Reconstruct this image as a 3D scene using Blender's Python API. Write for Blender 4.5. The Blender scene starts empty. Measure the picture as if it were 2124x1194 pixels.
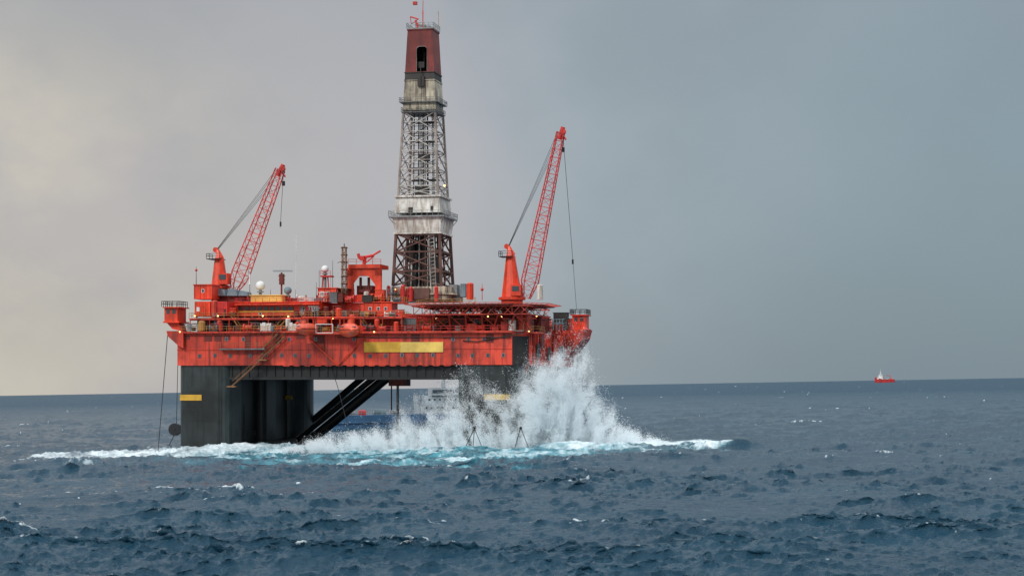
import bpy, math, random
import numpy as np
from mathutils import Matrix, Vector
ZOOM=(1062,597,1.0)
random.seed(7); rng=np.random.default_rng(11)
S=bpy.context.scene; COL=S.collection
S.view_settings.view_transform='Standard'; S.view_settings.look='None'; S.view_settings.exposure=0
F=4000.0; CX=1062.0; CY=800.0; D0=400.0; CAMH=13.0
PHI=math.radians(1.0); TH=math.radians(12.0); c_,s_=math.cos(TH),math.sin(TH); X0=1.3
CAMM=Matrix.Translation((0,-D0,CAMH))@Matrix.Rotation(PHI,4,'Y')
RIG=CAMM@Matrix.Translation((X0,D0,-CAMH))@Matrix.Rotation(-TH,4,'Z')
def U(px,v):
    a=(px-CX)/F
    return (a*(D0+v*c_)-X0-v*s_)/(c_+a*s_)
def Zp(py,px,v):
    u=U(px,v); return CAMH+(CY-py)/F*(D0-u*s_+v*c_)
def P(px,py,v): return Vector((U(px,v),v,Zp(py,px,v)))
# ---------------- materials
def nd(nt,t,loc=(0,0),**k):
    n=nt.nodes.new(t)
    for a,b in k.items(): setattr(n,a,b)
    return n
def newmat(name):
    m=bpy.data.materials.new(name); m.use_nodes=True
    nt=m.node_tree; return m,nt,nt.nodes['Principled BSDF']
def ramp(nt,p0,p1,c0=(0,0,0,1),c1=(1,1,1,1)):
    r=nd(nt,'ShaderNodeValToRGB'); r.color_ramp.elements[0].position=p0; r.color_ramp.elements[1].position=p1
    r.color_ramp.elements[0].color=c0; r.color_ramp.elements[1].color=c1; return r
def mixc(nt,fac,a,b,mode='MIX'):
    m=nd(nt,'ShaderNodeMix',data_type='RGBA',blend_type=mode)
    for i,x in ((0,fac),(6,a),(7,b)):
        if hasattr(x,'links'): nt.links.new(x,m.inputs[i])
        elif isinstance(x,tuple): m.inputs[i].default_value=(*x[:3],1)
        else: m.inputs[i].default_value=x
    return m.outputs[2]
def paint(name,col,dirt=(0.05,0.03,0.02),amt=0.5,sc=0.5,rough=0.55,streak=0.5,metal=0.0,corr=0,fade=None):
    m,nt,b=newmat(name); L=nt.links
    tc=nd(nt,'ShaderNodeTexCoord')
    n1=nd(nt,'ShaderNodeTexNoise'); n1.inputs['Scale'].default_value=sc; n1.inputs['Detail'].default_value=8; n1.inputs['Roughness'].default_value=0.65
    L.new(tc.outputs['Object'],n1.inputs['Vector'])
    r1=ramp(nt,0.45,0.75); L.new(n1.outputs[0],r1.inputs[0])
    mp=nd(nt,'ShaderNodeMapping'); mp.inputs['Scale'].default_value=(1.3,1.3,0.10); L.new(tc.outputs['Object'],mp.inputs[0])
    n2=nd(nt,'ShaderNodeTexNoise'); n2.inputs['Scale'].default_value=1.2; n2.inputs['Detail'].default_value=6; L.new(mp.outputs[0],n2.inputs['Vector'])
    r2=ramp(nt,0.48,0.70); L.new(n2.outputs[0],r2.inputs[0])
    n3=nd(nt,'ShaderNodeTexNoise'); n3.inputs['Scale'].default_value=sc*0.35; n3.inputs['Detail'].default_value=3; L.new(tc.outputs['Object'],n3.inputs['Vector'])
    r3=ramp(nt,0.35,0.65); L.new(n3.outputs[0],r3.inputs[0])
    base=mixc(nt,r3.outputs[0],tuple(x*0.66 for x in col),tuple(min(1,x*1.2) for x in (fade or col)))
    def mul(o,k):
        q=nd(nt,'ShaderNodeMath',operation='MULTIPLY'); L.new(o,q.inputs[0]); q.inputs[1].default_value=k; return q.outputs[0]
    a=mixc(nt,mul(r1.outputs[0],amt),base,dirt)
    a=mixc(nt,mul(r2.outputs[0],streak),a,dirt)
    L.new(a,b.inputs['Base Color']); b.inputs['Roughness'].default_value=rough; b.inputs['Metallic'].default_value=metal
    bp=nd(nt,'ShaderNodeBump'); bp.inputs['Strength'].default_value=0.35; bp.inputs['Distance'].default_value=0.08
    if corr:
        w=nd(nt,'ShaderNodeTexWave',bands_direction='X'); w.inputs['Scale'].default_value=corr; L.new(tc.outputs['Object'],w.inputs['Vector']); L.new(w.outputs[0],bp.inputs['Height']); bp.inputs['Strength'].default_value=0.8
    else: L.new(n1.outputs[0],bp.inputs['Height'])
    L.new(bp.outputs[0],b.inputs['Normal'])
    return m
RED=paint('hull_red_paint',(0.69,0.044,0.020),(0.09,0.016,0.012),0.9,0.22,0.5,0.85,fade=(0.78,0.072,0.036))
RED2=paint('bright_red_paint',(0.84,0.062,0.018),(0.18,0.025,0.014),0.6,0.6,0.42,0.5)
CRR=paint('crane_red_paint',(0.68,0.034,0.028),(0.22,0.02,0.02),0.4,0.8,0.45,0.3)
MAROON=paint('derrick_maroon_cladding',(0.25,0.045,0.04),(0.05,0.022,0.02),0.6,0.5,0.6,0.6,corr=1.2)
DKRED=paint('dark_red_steel',(0.20,0.020,0.014),(0.03,0.010,0.008),0.8,0.8)
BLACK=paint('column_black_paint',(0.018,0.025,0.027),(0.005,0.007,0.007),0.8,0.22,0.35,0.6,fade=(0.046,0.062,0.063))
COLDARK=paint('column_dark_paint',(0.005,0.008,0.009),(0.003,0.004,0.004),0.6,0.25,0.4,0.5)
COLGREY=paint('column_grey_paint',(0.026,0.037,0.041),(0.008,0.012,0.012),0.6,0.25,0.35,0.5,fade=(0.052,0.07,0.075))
DARK=paint('near_black_steel',(0.011,0.014,0.016),(0.005,0.005,0.005),0.4,0.5,0.5,0.3)  # near-black steel for girders, pontoons, wires and small fittings
BEIGE=paint('beige_cladding',(0.62,0.55,0.42),(0.07,0.05,0.04),0.95,0.45,0.6,0.97,corr=1.2)
WHITE=paint('white_paint',(0.76,0.75,0.70),(0.24,0.16,0.11),0.75,0.6,0.5,0.85)
SHIPW=paint('ship_white_paint',(0.36,0.42,0.46),(0.15,0.17,0.18),0.5,0.6,0.5,0.4)
LATW=paint('weathered_lattice_paint',(0.55,0.55,0.52),(0.16,0.09,0.06),0.7,0.6,0.6,0.7)
LEGM=paint('weathered_leg_paint',(0.34,0.29,0.26),(0.10,0.055,0.04),0.8,0.5,0.6,0.8)
CLEAN=paint('clean_white',(0.80,0.81,0.80),(0.4,0.4,0.38),0.2,0.6,0.4,0.1)
BROWN=paint('rusty_brown_steel',(0.14,0.062,0.048),(0.04,0.025,0.02),0.6,1.0,0.65,0.5)
GREY=paint('grey_steel',(0.30,0.32,0.33),(0.10,0.08,0.07),0.5,0.8,0.5,0.5)
MIDGREY=paint('mid_grey_steel',(0.15,0.16,0.17),(0.06,0.05,0.045),0.5,0.8,0.5,0.5)
TEAL=paint('grey_blue_canvas',(0.16,0.24,0.28),(0.06,0.07,0.08),0.4,0.8,0.6,0.3)
YEL=paint('yellow_paint',(0.74,0.42,0.04),(0.4,0.2,0.03),0.4,0.7,0.5,0.35)
YEL2=paint('pale_yellow_paint',(0.78,0.53,0.12),(0.5,0.32,0.08),0.3,0.7,0.5,0.3)
YRAIL=paint('yellow_rail_paint',(0.48,0.25,0.06),(0.2,0.08,0.03),0.5,1.0)
STAIR=paint('rusty_stair_paint',(0.26,0.12,0.05),(0.09,0.045,0.025),0.6,1.0)
ORANGE=paint('lifeboat_orange',(0.80,0.11,0.05),(0.35,0.05,0.03),0.4,0.8,0.35,0.3)
BLUE=paint('ship_blue_paint',(0.04,0.12,0.24),(0.03,0.06,0.1),0.4,0.4,0.5,0.3)
SOOTFILL=paint('soot_and_dark_fill_steel',(0.03,0.025,0.023),(0.01,0.01,0.01),0.5,0.8)  # soot of the cladding band, also near-black fill for the shaded derrick interior
def glass():
    m,nt,b=newmat('dark_glass'); b.inputs['Base Color'].default_value=(0.05,0.07,0.085,1); b.inputs['Roughness'].default_value=0.12; return m
GLASS=glass()
def emit(name,col,st):
    m,nt,b=newmat(name); b.inputs['Base Color'].default_value=(*col,1); b.inputs['Emission Color'].default_value=(*col,1); b.inputs['Emission Strength'].default_value=st; return m
LAMP=emit('warm_lamp_glow',(1,0.55,0.2),3.0)
# ---------------- mesh builder
ORG={}
class MB:
    def __init__(s): s.v=[]; s.f=[]; s.m=[]
    def add(s,vs,fs,m=0):
        o=len(s.v); s.v+= [tuple(x) for x in vs]
        for f in fs: s.f.append(tuple(i+o for i in f)); s.m.append(m)
    def box(s,a,b,c,d,e,g,m=0):
        a,b=min(a,b),max(a,b); c,d=min(c,d),max(c,d); e,g=min(e,g),max(e,g)
        s.add([(a,c,e),(b,c,e),(b,d,e),(a,d,e),(a,c,g),(b,c,g),(b,d,g),(a,d,g)],
              [(0,3,2,1),(4,5,6,7),(0,1,5,4),(1,2,6,5),(2,3,7,6),(3,0,4,7)],m)
        return s
    def pb(s,p0,p1,y0,y1,v0,v1,m=0):
        pm=(p0+p1)/2
        return s.box(U(p0,v0),U(p1,v0),v0,v1,Zp(y1,pm,v0),Zp(y0,pm,v0),m)
    def tube(s,p,q,r,n=6,m=0,r2=None,cap=True):
        p=Vector(p); q=Vector(q); d=(q-p)
        if d.length<1e-6: return s
        d.normalize(); a=d.orthogonal() if abs(d.z)>0.99 else d.cross(Vector((0,0,1))); a.normalize(); b=d.cross(a)
        r2=r if r2 is None else r2; vs=[]
        for k in range(n):
            t=2*math.pi*(k+0.5)/n; w=a*math.cos(t)+b*math.sin(t); vs+= [p+w*r,q+w*r2]
        fs=[(2*k,2*((k+1)%n),2*((k+1)%n)+1,2*k+1) for k in range(n)]
        if cap: fs+=[tuple(2*k for k in reversed(range(n))),tuple(2*k+1 for k in range(n))]
        s.add(vs,fs,m); return s
    def prism(s,poly,v0,v1,m=0):
        n=len(poly); vs=[(x,v0,z) for x,z in poly]+[(x,v1,z) for x,z in poly]
        s.add(vs,[tuple(range(n)),tuple(reversed(range(n,2*n)))]+[(i,i+n,(i+1)%n+n,(i+1)%n) for i in range(n)],m); return s
    def plan(s,poly,z0,z1,m=0):
        n=len(poly); vs=[(x,y,z0) for x,y in poly]+[(x,y,z1) for x,y in poly]
        s.add(vs,[tuple(reversed(range(n))),tuple(range(n,2*n))]+[(i,(i+1)%n,(i+1)%n+n,i+n) for i in range(n)],m); return s
    def sph(s,c,rx,ry=None,rz=None,m=0,n=14,k=9,zmin=-1):
        ry=ry or rx; rz=rz or rx; vs=[];fs=[]
        for j in range(k+1):
            t=math.pi*j/k; zz=max(math.cos(t),zmin)
            for i in range(n):
                a=2*math.pi*i/n; vs.append((c[0]+rx*math.sin(t)*math.cos(a),c[1]+ry*math.sin(t)*math.sin(a),c[2]+rz*zz))
        for j in range(k):
            for i in range(n): fs.append((j*n+i,(j+1)*n+i,(j+1)*n+(i+1)%n,j*n+(i+1)%n))
        s.add(vs,fs,m); return s
    def frust(s,c0,w0,z0,c1,w1,z1,m=0,faces='FBLRTD'):
        a=[(c0[0]-w0,c0[1]-w0,z0),(c0[0]+w0,c0[1]-w0,z0),(c0[0]+w0,c0[1]+w0,z0),(c0[0]-w0,c0[1]+w0,z0)]
        b=[(c1[0]-w1,c1[1]-w1,z1),(c1[0]+w1,c1[1]-w1,z1),(c1[0]+w1,c1[1]+w1,z1),(c1[0]-w1,c1[1]+w1,z1)]
        fd={'F':(0,1,5,4),'R':(1,2,6,5),'B':(2,3,7,6),'L':(3,0,4,7),'T':(4,5,6,7),'D':(3,2,1,0)}
        s.add(a+b,[fd[k] for k in faces],m); return s
    def rail(s,pts,h=1.1,r=0.045,m=0,step=1.6):
        for p,q in zip(pts[:-1],pts[1:]):
            p=Vector(p);q=Vector(q);n=max(1,int((q-p).length/step))
            for k in range(n+1):
                x=p.lerp(q,k/n); s.tube(x,x+Vector((0,0,h)),r,4,m)
            for hh in (h,h*0.55): s.tube(p+Vector((0,0,hh)),q+Vector((0,0,hh)),r,4,m)
        return s
    def truss(s,p,q,w0,w1,n,r=0.12,rb=0.07,m=0,side=None,dep=None):
        p=Vector(p);q=Vector(q);d=(q-p).normalized()
        dep=Vector(dep or (0,1,0)); sd=d.cross(dep).normalized()
        def cor(t):
            c=p.lerp(q,t); 
            if t<0.1: w=w0*(0.45+5.5*t)
            else: w=w0+(w1-w0)*(t-0.1)/0.9
            w/=2
            return [c+sd*w+dep*w,c-sd*w+dep*w,c-sd*w-dep*w,c+sd*w-dep*w]
        prev=cor(0)
        for k in range(4): s.tube(prev[k],prev[(k+1)%4],rb,4,m)
        for i in range(1,n+1):
            cur=cor(i/n)
            for k in range(4):
                s.tube(prev[k],cur[k],r,5,m)
                s.tube(cur[k],cur[(k+1)%4],rb,4,m)
                a,b=(k,(k+1)%4) if i%2 else ((k+1)%4,k)
                s.tube(prev[a],cur[b],rb,4,m)
            prev=cur
        return s
    def obj(s,name,mats,parent=None,smooth=False,frame=RIG,label=None,cat=None,group=None):
        a=np.array(s.v); o=Vector(((a[:,0].min()+a[:,0].max())/2,(a[:,1].min()+a[:,1].max())/2,a[:,2].min()))
        me=bpy.data.meshes.new(name); me.from_pydata([tuple(Vector(x)-o) for x in s.v],[],s.f)
        for mt in (mats if isinstance(mats,(list,tuple)) else [mats]): me.materials.append(mt)
        me.polygons.foreach_set('material_index',s.m)
        if smooth: me.polygons.foreach_set('use_smooth',[True]*len(s.f))
        me.update(); ob=bpy.data.objects.new(name,me); COL.objects.link(ob)
        place(ob,o,parent,frame,label,cat,group); return ob
def place(ob,o,parent,frame=RIG,label=None,cat=None,group=None):
    o=Vector(o)
    if parent: ob.parent=parent; ob.location=o-ORG[parent.name]
    else: ob.matrix_world=frame@Matrix.Translation(o)
    ORG[ob.name]=o
    if label: ob['label']=label
    if cat: ob['category']=cat
    if group: ob['group']=group
def copy(ob,o,parent=None,frame=RIG,**k):
    n=ob.copy(); COL.objects.link(n)
    place(n,o,parent,frame,k.get('label'),k.get('cat'),k.get('group')); return n
def empty(name,o,frame=RIG,**k):
    e=bpy.data.objects.new(name,None); COL.objects.link(e); place(e,o,None,frame,**k); return e
# ================= RIG
uL=U(368,0); HB=17.4; HT=24.4; uR=1.2; DV=58
rig=empty('oil_rig',(-35,28,0),label='red semi-submersible oil rig with tall derrick on black columns',cat='oil rig')
b=MB()
b.plan([(uL,0),(-1.3,0),(uR,5),(uR,DV),(uL,DV)],HB,HT)
b.box(uL-0.15,-1.2,-0.25,0.0,HT-0.55,HT+0.1)
b.box(uL-0.1,-1.25,-0.12,0.0,HB+3.3,HB+3.42)
for i in range(40):
    x=uL+1+i*1.78
    if x<-1.6: b.box(x,x+0.05,-0.04,0,HB,HT-0.55)
for i in range(22):
    v=6+i*2.4; b.box(uR,uR+0.35+0.25*(i%3),v,v+0.6,HB,HT,0)
pl=[(345,686),(380,686),(380,722),(369,716),(348,697)]
b.prism([(U(x,-1),Zp(y,x,-1)) for x,y in pl],-1.0,9)
x=U(585,0); xe=U(925,0); w=2.35
while x<xe:
    b.prism([(x,HB),(x+0.4,HB-0.22),(x+w-0.9,HB-0.22),(x+w-0.5,HB)],0.05,0.3); x+=w
hull=b.obj('hull',RED,rig)
for i in range(30):
    x0=uL+1.5+i*2.3
    if x0+2.3<-1.5 and random.random()<0.6: b=MB(); b.box(x0,x0+random.uniform(1.2,2.25),-0.05-0.01*(i%3),-0.001,HT-0.6-random.choice([0.8,1.2,1.8,2.6]),HT-0.57); b.obj('hull_plating',random.choice([DKRED,DKRED,CRR,RED]),rig)
b=MB(); b.box(uL+0.3,uR-0.2,0.3,DV-0.3,HT+0.004,HT+0.12); b.obj('main_deck',GREY,rig)
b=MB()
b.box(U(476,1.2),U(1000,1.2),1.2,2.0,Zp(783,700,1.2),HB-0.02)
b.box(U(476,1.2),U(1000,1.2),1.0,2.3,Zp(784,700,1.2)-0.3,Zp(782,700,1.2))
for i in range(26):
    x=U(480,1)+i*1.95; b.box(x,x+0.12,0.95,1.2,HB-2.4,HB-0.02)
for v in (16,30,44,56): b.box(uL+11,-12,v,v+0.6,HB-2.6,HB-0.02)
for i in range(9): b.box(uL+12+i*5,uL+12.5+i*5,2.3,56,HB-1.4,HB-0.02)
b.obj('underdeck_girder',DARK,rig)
w0=MB(); w0.box(-0.34,0.34,-0.05,0,-0.4,0.4,1); w0.box(-0.25,0.25,-0.08,-0.05,-0.31,0.31,0)
wobj={}
def windowat(px,py,v,parent=rig):
    p=P(px,py,v); p.y-=0.07
    if WIN.name not in wobj:
        me=bpy.data.meshes.new('window'); me.from_pydata(w0.v,[],w0.f); me.materials.append(GLASS); me.materials.append(WIN); me.polygons.foreach_set('material_index',w0.m)
        o=bpy.data.objects.new('window',me); COL.objects.link(o); place(o,p,parent); wobj[WIN.name]=o; return o
    return copy(wobj[WIN.name],p,parent)
WIN=MIDGREY
for px in (414,446,478,520,584,612,641,735,768,800,866,950,980,1012): windowat(px,737+random.uniform(-1,1),0)
WIN=GREY
for px in (552,834,898,1044,470,505,600,655,735,940,972,1004): windowat(px,(703 if px not in(552,834,898,1044) else 736),0)
b=MB(); b.pb(755,830,709,730,-0.22,-0.02,0); b.pb(830.2,919,709,730,-0.23,-0.02,1); b.obj('name_board',[YEL,YEL2],rig)
def column(a0,a1,v0,v1,mats=BLACK,plain=False,rnd=False):
    b=MB(); ch=1.2; w=a1-a0
    if rnd:
        cx,cy=(a0+a1)/2,(v0+v1)/2; rx,ry=w/2,(v1-v0)/2
        b.plan([(cx+rx*math.cos(2*math.pi*k/36),cy+ry*math.sin(2*math.pi*k/36)) for k in range(36)],-9,HB-.02)
        for z in (2.2,5.4,8.6,11.8,15): b.plan([(cx+(rx+.03)*math.cos(2*math.pi*k/36),cy+(ry+.03)*math.sin(2*math.pi*k/36)) for k in range(36)],z,z+.08)
        return b.obj('column',mats,rig)
    rc=1.6; pl=[]
    for qx,qy,a_ in ((a1-rc,v0+rc,-90),(a1-rc,v1-rc,0),(a0+rc,v1-rc,90),(a0+rc,v0+rc,180)):
        for k in range(6): t=math.radians(a_+k*18); pl.append((qx+rc*math.cos(t),qy+rc*math.sin(t)))
    b.plan(pl,-9,HB-0.02)
    for z in (2.2,5.4,8.6,11.8,15): b.box(a0+rc,a1-rc,v0-0.04,v0,z,z+0.06)
    if not plain:
        for k in (0,0.6): b.tube((a1-2.4+k,v0-0.25,-3),(a1-2.4+k,v0-0.25,HB-0.1),0.04,4)
        for i in range(34): b.tube((a1-2.4,v0-0.25,i*0.5),(a1-1.8,v0-0.25,i*0.5),0.03,4)
    return b.obj('column',mats,rig)
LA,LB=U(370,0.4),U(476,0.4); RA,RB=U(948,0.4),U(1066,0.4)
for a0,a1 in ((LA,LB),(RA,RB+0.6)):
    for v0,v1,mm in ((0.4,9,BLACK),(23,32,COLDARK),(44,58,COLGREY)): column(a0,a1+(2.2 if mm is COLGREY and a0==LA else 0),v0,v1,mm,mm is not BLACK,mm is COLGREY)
for v0,v1 in ((9,23),(32,45)): b=MB(); b.box(LB-2.4,LB-2,v0,v1,0,HB-.05); b.obj('column_gap_shade_sheet',COLDARK,rig)  # added dark sheets that read as shade between the left columns
for a0,a1 in ((LA,LB),(RA,RB)):
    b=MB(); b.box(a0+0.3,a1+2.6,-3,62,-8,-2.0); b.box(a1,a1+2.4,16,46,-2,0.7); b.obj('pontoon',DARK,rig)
b=MB(); b.pb(373,418,818,830,0.28,0.34); b.obj('draught_marking',YEL,rig)
b=MB(); b.pb(509,520,818,829,22.8,22.95); b.obj('draught_marking',YEL,rig)
b=MB(); b.pb(590,604,820,828,43.6,44.6); b.obj('draught_marking',YEL,rig)
b=MB(); b.pb(1005,1057,817,829,0.28,0.34); b.obj('draught_marking',YEL2,rig)
def brace(p,q,r):
    b=MB(); b.tube(p,q,r,18)
    b.obj('brace',DARK,rig,smooth=False)
brace(P(818,770,38),P(598,950,38),1.15)
brace(P(792,770,40),P(575,945,40),0.7)
brace(P(765,772,52),P(585,925,52),0.8)
b=MB(); b.tube(P(786,768,37),P(570,942,37),0.13,6); b.obj('brace_edge_highlight',GREY,rig)  # thin grey tube drawing the highlight along the brace's upper edge
b=MB(); b.pb(806,842,785,800,26,30,0); b.tube(P(825,800,28),P(825,950,28),0.3,8,1); b.tube(P(812,785,28),P(812,850,28),0.15,6,0); b.obj('drill_riser',[DKRED,GREY],rig)
b=MB(); f=P(363,890,4); b.tube(f-Vector((0,0.5,0)),f+Vector((0,0.5,0)),1.35,16); b.box(f.x,f.x+1.6,3.4,4.6,f.z-0.9,f.z+0.9); b.tube(f-Vector((0,0.7,0)),f+Vector((0,0.7,0)),0.4,8); b.obj('fairlead',DARK,rig)
def wire(pts,r=0.06,name='mooring_wire',m=DARK):
    b=MB()
    for p,q in zip(pts[:-1],pts[1:]): b.tube(p,q,r,5)
    return b.obj(name,m,rig)
wire([P(348,690,2),P(327,945,-4)],0.08); wire([P(370,700,6),P(366,880,4)],0.07); wire([P(362,900,4),P(340,945,0)],0.1)
wire([P(686,760,1),P(700,800,0),P(732,925,-4)],0.07); wire([P(505,800,17),P(500,930,17)],0.05)
wire([P(1203,700,54),P(1214,915,50)],0.07); wire([P(1198,735,52),P(1190,915,50)],0.06)
SV=-13
wire([P(984,888,SV),P(964,930,SV)],0.08);wire([P(984,888,SV),P(1001,930,SV)],0.07);wire([P(984,888,SV),P(981,930,SV-1)],0.07)
wire([P(1080,886,SV),P(1068,928,SV)],0.08);wire([P(1080,886,SV),P(1096,928,SV)],0.07)
for px in (984,1080): b=MB(); b.sph(P(px,887,SV),0.3); b.obj('mooring_shackle',DARK,rig)
for px,y0,y1 in ((492,850,925),(506,840,920)):
    b=MB(); b.tube(P(px,y0,13.5),P(px,y1,13.5),0.13,6); b.obj('column_pipe',SOOTFILL,rig)
b=MB(); b.rail([P(480,905,15.6),P(530,905,15.6)],1.2,0.07); b.obj('railing',SOOTFILL,rig)
def block(name,p0,p1,y0,y1,v0,v1,mat,ribs=0,lip=True):
    b=MB(); b.pb(p0,p1,y0,y1,v0,v1)
    u0,u1=U(p0,v0),U(p1,v0); pm=(p0+p1)/2; z0,z1=Zp(y1,pm,v0),Zp(y0,pm,v0)
    if lip: b.box(u0-0.25,u1+0.25,v0-0.25,v1+0.2,z1+0.003,z1+0.18)
    if ribs:
        n=max(1,int((u1-u0)/ribs))
        for k in range(n+1): x=u0+(u1-u0)*k/n; b.box(x-0.06,x+0.06,v0-0.12,v0,z0,z1-0.01)
    return b.obj(name,mat,rig)
block('accommodation_block',410,640,660,688,4.5,22,DKRED,1.9)
block('accommodation_block',640,835,660,688,7,24,RED,2.4)
block('accommodation_block',486,662,627,655,6.5,20,RED2,0)
block('machinery_house',835,1080,652,688,14,40,DKRED,1.3)
block('control_cabin',403,439,591,620,4,9,RED2,1.2)
block('control_cabin',660,697,598,625,10,15,RED2,1.1)
block('control_cabin',700,722,600,628,12,16,DKRED)
block('control_cabin',755,812,627,655,9,14,RED2,1.6)
block('control_cabin',838,893,657,686,5,9,RED2,1.3)
block('control_cabin',1020,1052,660,686,6,11,DKRED,1.0)
block('engine_house',590,760,630,655,12,30,RED,1.5)
block('engine_house',440,500,612,655,9,20,DKRED,1.5)
block('yellow_deckhouse',520,584,613,625.5,6.9,12,YEL2,0)
block('tank_house',1100,1122,655,690,20,30,DKRED)
block('tank_house',1070,1092,655,688,6,14,RED,0.8)
def walkway(p0,p1,y,v0,v1,mat=RED,rm=YRAIL,br=True):
    b=MB(); u0,u1=U(p0,v0),U(p1,v0); z=Zp(y,(p0+p1)/2,v0)
    b.box(u0,u1,v0,v1,z-0.3,z,0); w=b.obj('walkway',mat,rig)
    r=MB(); r.rail([(u0,v1,z),(u0,v0+0.1,z),(u1,v0+0.1,z),(u1,v1,z)],1.15,0.045,0,1.5); r.obj('railing',rm,w)
    if br:
        k=MB(); n=int((u1-u0)/5)+1
        for i in range(n+1):
            x=u0+0.2+(u1-u0-0.4)*i/n; k.tube((x,v0+0.2,z-0.3),(x,v0+0.2,max(HT,z-3.3)),0.11,5)
        k.tube((u0+.2,v0+.2,z-.4),(u1-.2,v0+.2,z-.4),0.1,5)
        k.obj('support_post',mat,w)
    return w
walkway(392,640,659,1.2,4.4,RED); walkway(632,835,657,2.4,7,RED)
walkway(372,640,687,-0.9,0.3,RED,YRAIL,False); walkway(740,1062,687,-0.9,0.3,RED,CRR,False)
walkway(486,662,629,5.0,6.5,RED2,CRR,False)
walkway(835,1085,672,4,13.9,DKRED)
walkway(640,740,690,-2.6,-0.3,RED,YRAIL,False)
walkway(455,548,722,-1.3,-0.05,MIDGREY,STAIR,False)
walkway(760,835,626,9,14,RED2,YRAIL,False)
walkway(1066,1118,688,3,9,RED,YRAIL,False)
b=MB()
for i in range(9): px=494+i*13; b.pb(px,px+10,636,643,6.3,6.48)
b.obj('window_band',GLASS,rig)
b=MB(); b.pb(492,612,644.5,646.5,6.28,6.47); b.obj('trim_stripe',YEL,rig)
WIN=CLEAN
for px,py,v in ((421,603,4),(452,671,4.5),(520,671,4.5),(575,671,4.5),(628,668,4.5),(845,669,5),(857,669,5),(668,608,10),(681,608,10),(768,640,9),(785,640,9),(800,640,9),(540,650,6.5),(630,640,6.5),(650,640,6.5)): windowat(px,py,v)
def door(px,py,v,m=CLEAN):
    b=MB(); b.pb(px,px+8,py,py+19,v-0.1,v-0.01,0); b.pb(px+5.8,px+6.8,py+9,py+10,v-0.2,v-0.1,1); b.obj('door',[m,DARK],rig)
for px,py,v in ((470,668,4.5),(560,668,4.5),(605,668,4.5),(700,668,7),(770,668,7),(820,668,7),(622,634,6.5),(872,665,5)): door(px,py,v,random.choice([CLEAN,DKRED,GREY]))
def winchplat(pc,y0,y1,v):
    b=MB(); b.pb(pc-13,pc+14,y0+13,y1-14,v,v+5,0); b.pb(pc-16,pc+17,y1-14,y1-11,v-0.6,v+5.5,0)
    b.pb(pc-17,pc+17,y0+11,y0+13,v-0.6,v+5.5,0)
    b.prism([(U(x,v),Zp(y,x,v)) for x,y in ((pc-10,y1-11),(pc+14,y1-11),(pc+20,y1+6),(pc+2,y1+2))],v+0.5,v+4)
    w=b.obj('winch_cabin',RED2,rig)
    r=MB(); z=Zp(y0+11,pc,v); u0,u1=U(pc-17,v),U(pc+17,v)
    r.rail([(u0,v+5,z),(u0,v-0.5,z),(u1,v-0.5,z),(u1,v+5,z),(u0,v+5,z)],1.2,0.07,0,1.1); r.obj('railing',DARK,w)
    for a in (-9,3):
        g=MB(); g.pb(pc+a,pc+a+7,y0+17,y0+25,v-0.06,v-0.01); g.obj('window',GLASS,w)
winchplat(354,625,680,1); winchplat(1200,641,695,53)
b=MB(); pl=[(1118,682),(1212,682),(1206,703),(1178,738),(1145,757),(1112,757)]
b.prism([(U(x,46),Zp(y,x,46)) for x,y in pl],46.5,57)
for i in range(12):
    b.tube(P(1118+i*8,683,46),P(1100+i*8.5 if i<8 else 1175,757 if i<6 else 738,46),0.1,4)
for y in (690,700,712,724,736,748): b.tube(P(1112,y,46),P(1205-(y-690)*0.75,y,46),0.1,4)
b.obj('corner_sponson',RED,rig)
for i,px in enumerate((1092,1098,1105,1111,1118,1126)):
    b=MB(); v=16+(px-1092)*0.9; b.tube(P(px,690,v),P(px,775,v),0.32,8); b.tube(P(px,700,v),P(px,702,v),0.42,8); b.tube(P(px,735,v),P(px,737,v),0.42,8); b.obj('side_standpipe',[RED2,DKRED,GREY,DKRED,RED2,DARK][i],rig)
b=MB(); b.pb(1132,1145,728,752,30,31); b.obj('side_panel',BEIGE,rig)
for i,(v,zz) in enumerate(((9,19),(14,21),(21,18.5),(28,20.5),(36,19))):
    b=MB(); b.box(uR+.9,uR+1.0,v,v+3.4,zz,zz+3); b.obj('side_access_panel',[DARK,DKRED,DARK,RED2,DARK][i],rig)
b=MB(); b.add([(-1.28,-0.02,HB),(1.25,4.95,HB),(1.25,4.95,HT-1),(-1.28,-0.02,HT-1)],[(0,1,2,3)]); 
b.v=[(x+0.03,y-0.03,z) for x,y,z in b.v]; b.obj('corner_plate',SOOTFILL,rig)
def stair(p,q,w=0.8,mat=STAIR,name='stairway'):
    p=Vector(p);q=Vector(q); b=MB(); n=max(3,int(abs(q.z-p.z)/0.3))
    for dv in (0,w):
        o=Vector((0,dv,0)); b.tube(p+o,q+o,0.11,4); 
        b.tube(p+o+Vector((0,0,1.0)),q+o+Vector((0,0,1.0)),0.04,4)
        for k in range(n//4+1): x=p.lerp(q,k*4/max(n,1))+o; b.tube(x,x+Vector((0,0,1.0)),0.035,4)
    for k in range(n+1):
        x=p.lerp(q,k/n); b.box(x.x-0.13,x.x+0.13,x.y,x.y+w,x.z-0.02,x.z+0.02)
    return b.obj(name,mat,rig)
stair(P(590,698,-1.3),P(540,745,-1.3)); stair(P(545,742,-1.3),P(480,800,-1.3)); stair(P(575,692,-1.2),P(545,722,-1.2))
stair(P(430,640,3),P(405,658,3),mat=YRAIL); stair(P(600,656,1.5),P(570,686,1.5),mat=YRAIL); stair(P(985,626,3),P(950,656,3),mat=YRAIL); stair(P(480,656,1.5),P(500,687,1.5),mat=YRAIL)
stair(P(940,655,3),P(905,687,3)); stair(P(745,658,2),P(765,690,2))
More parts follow.
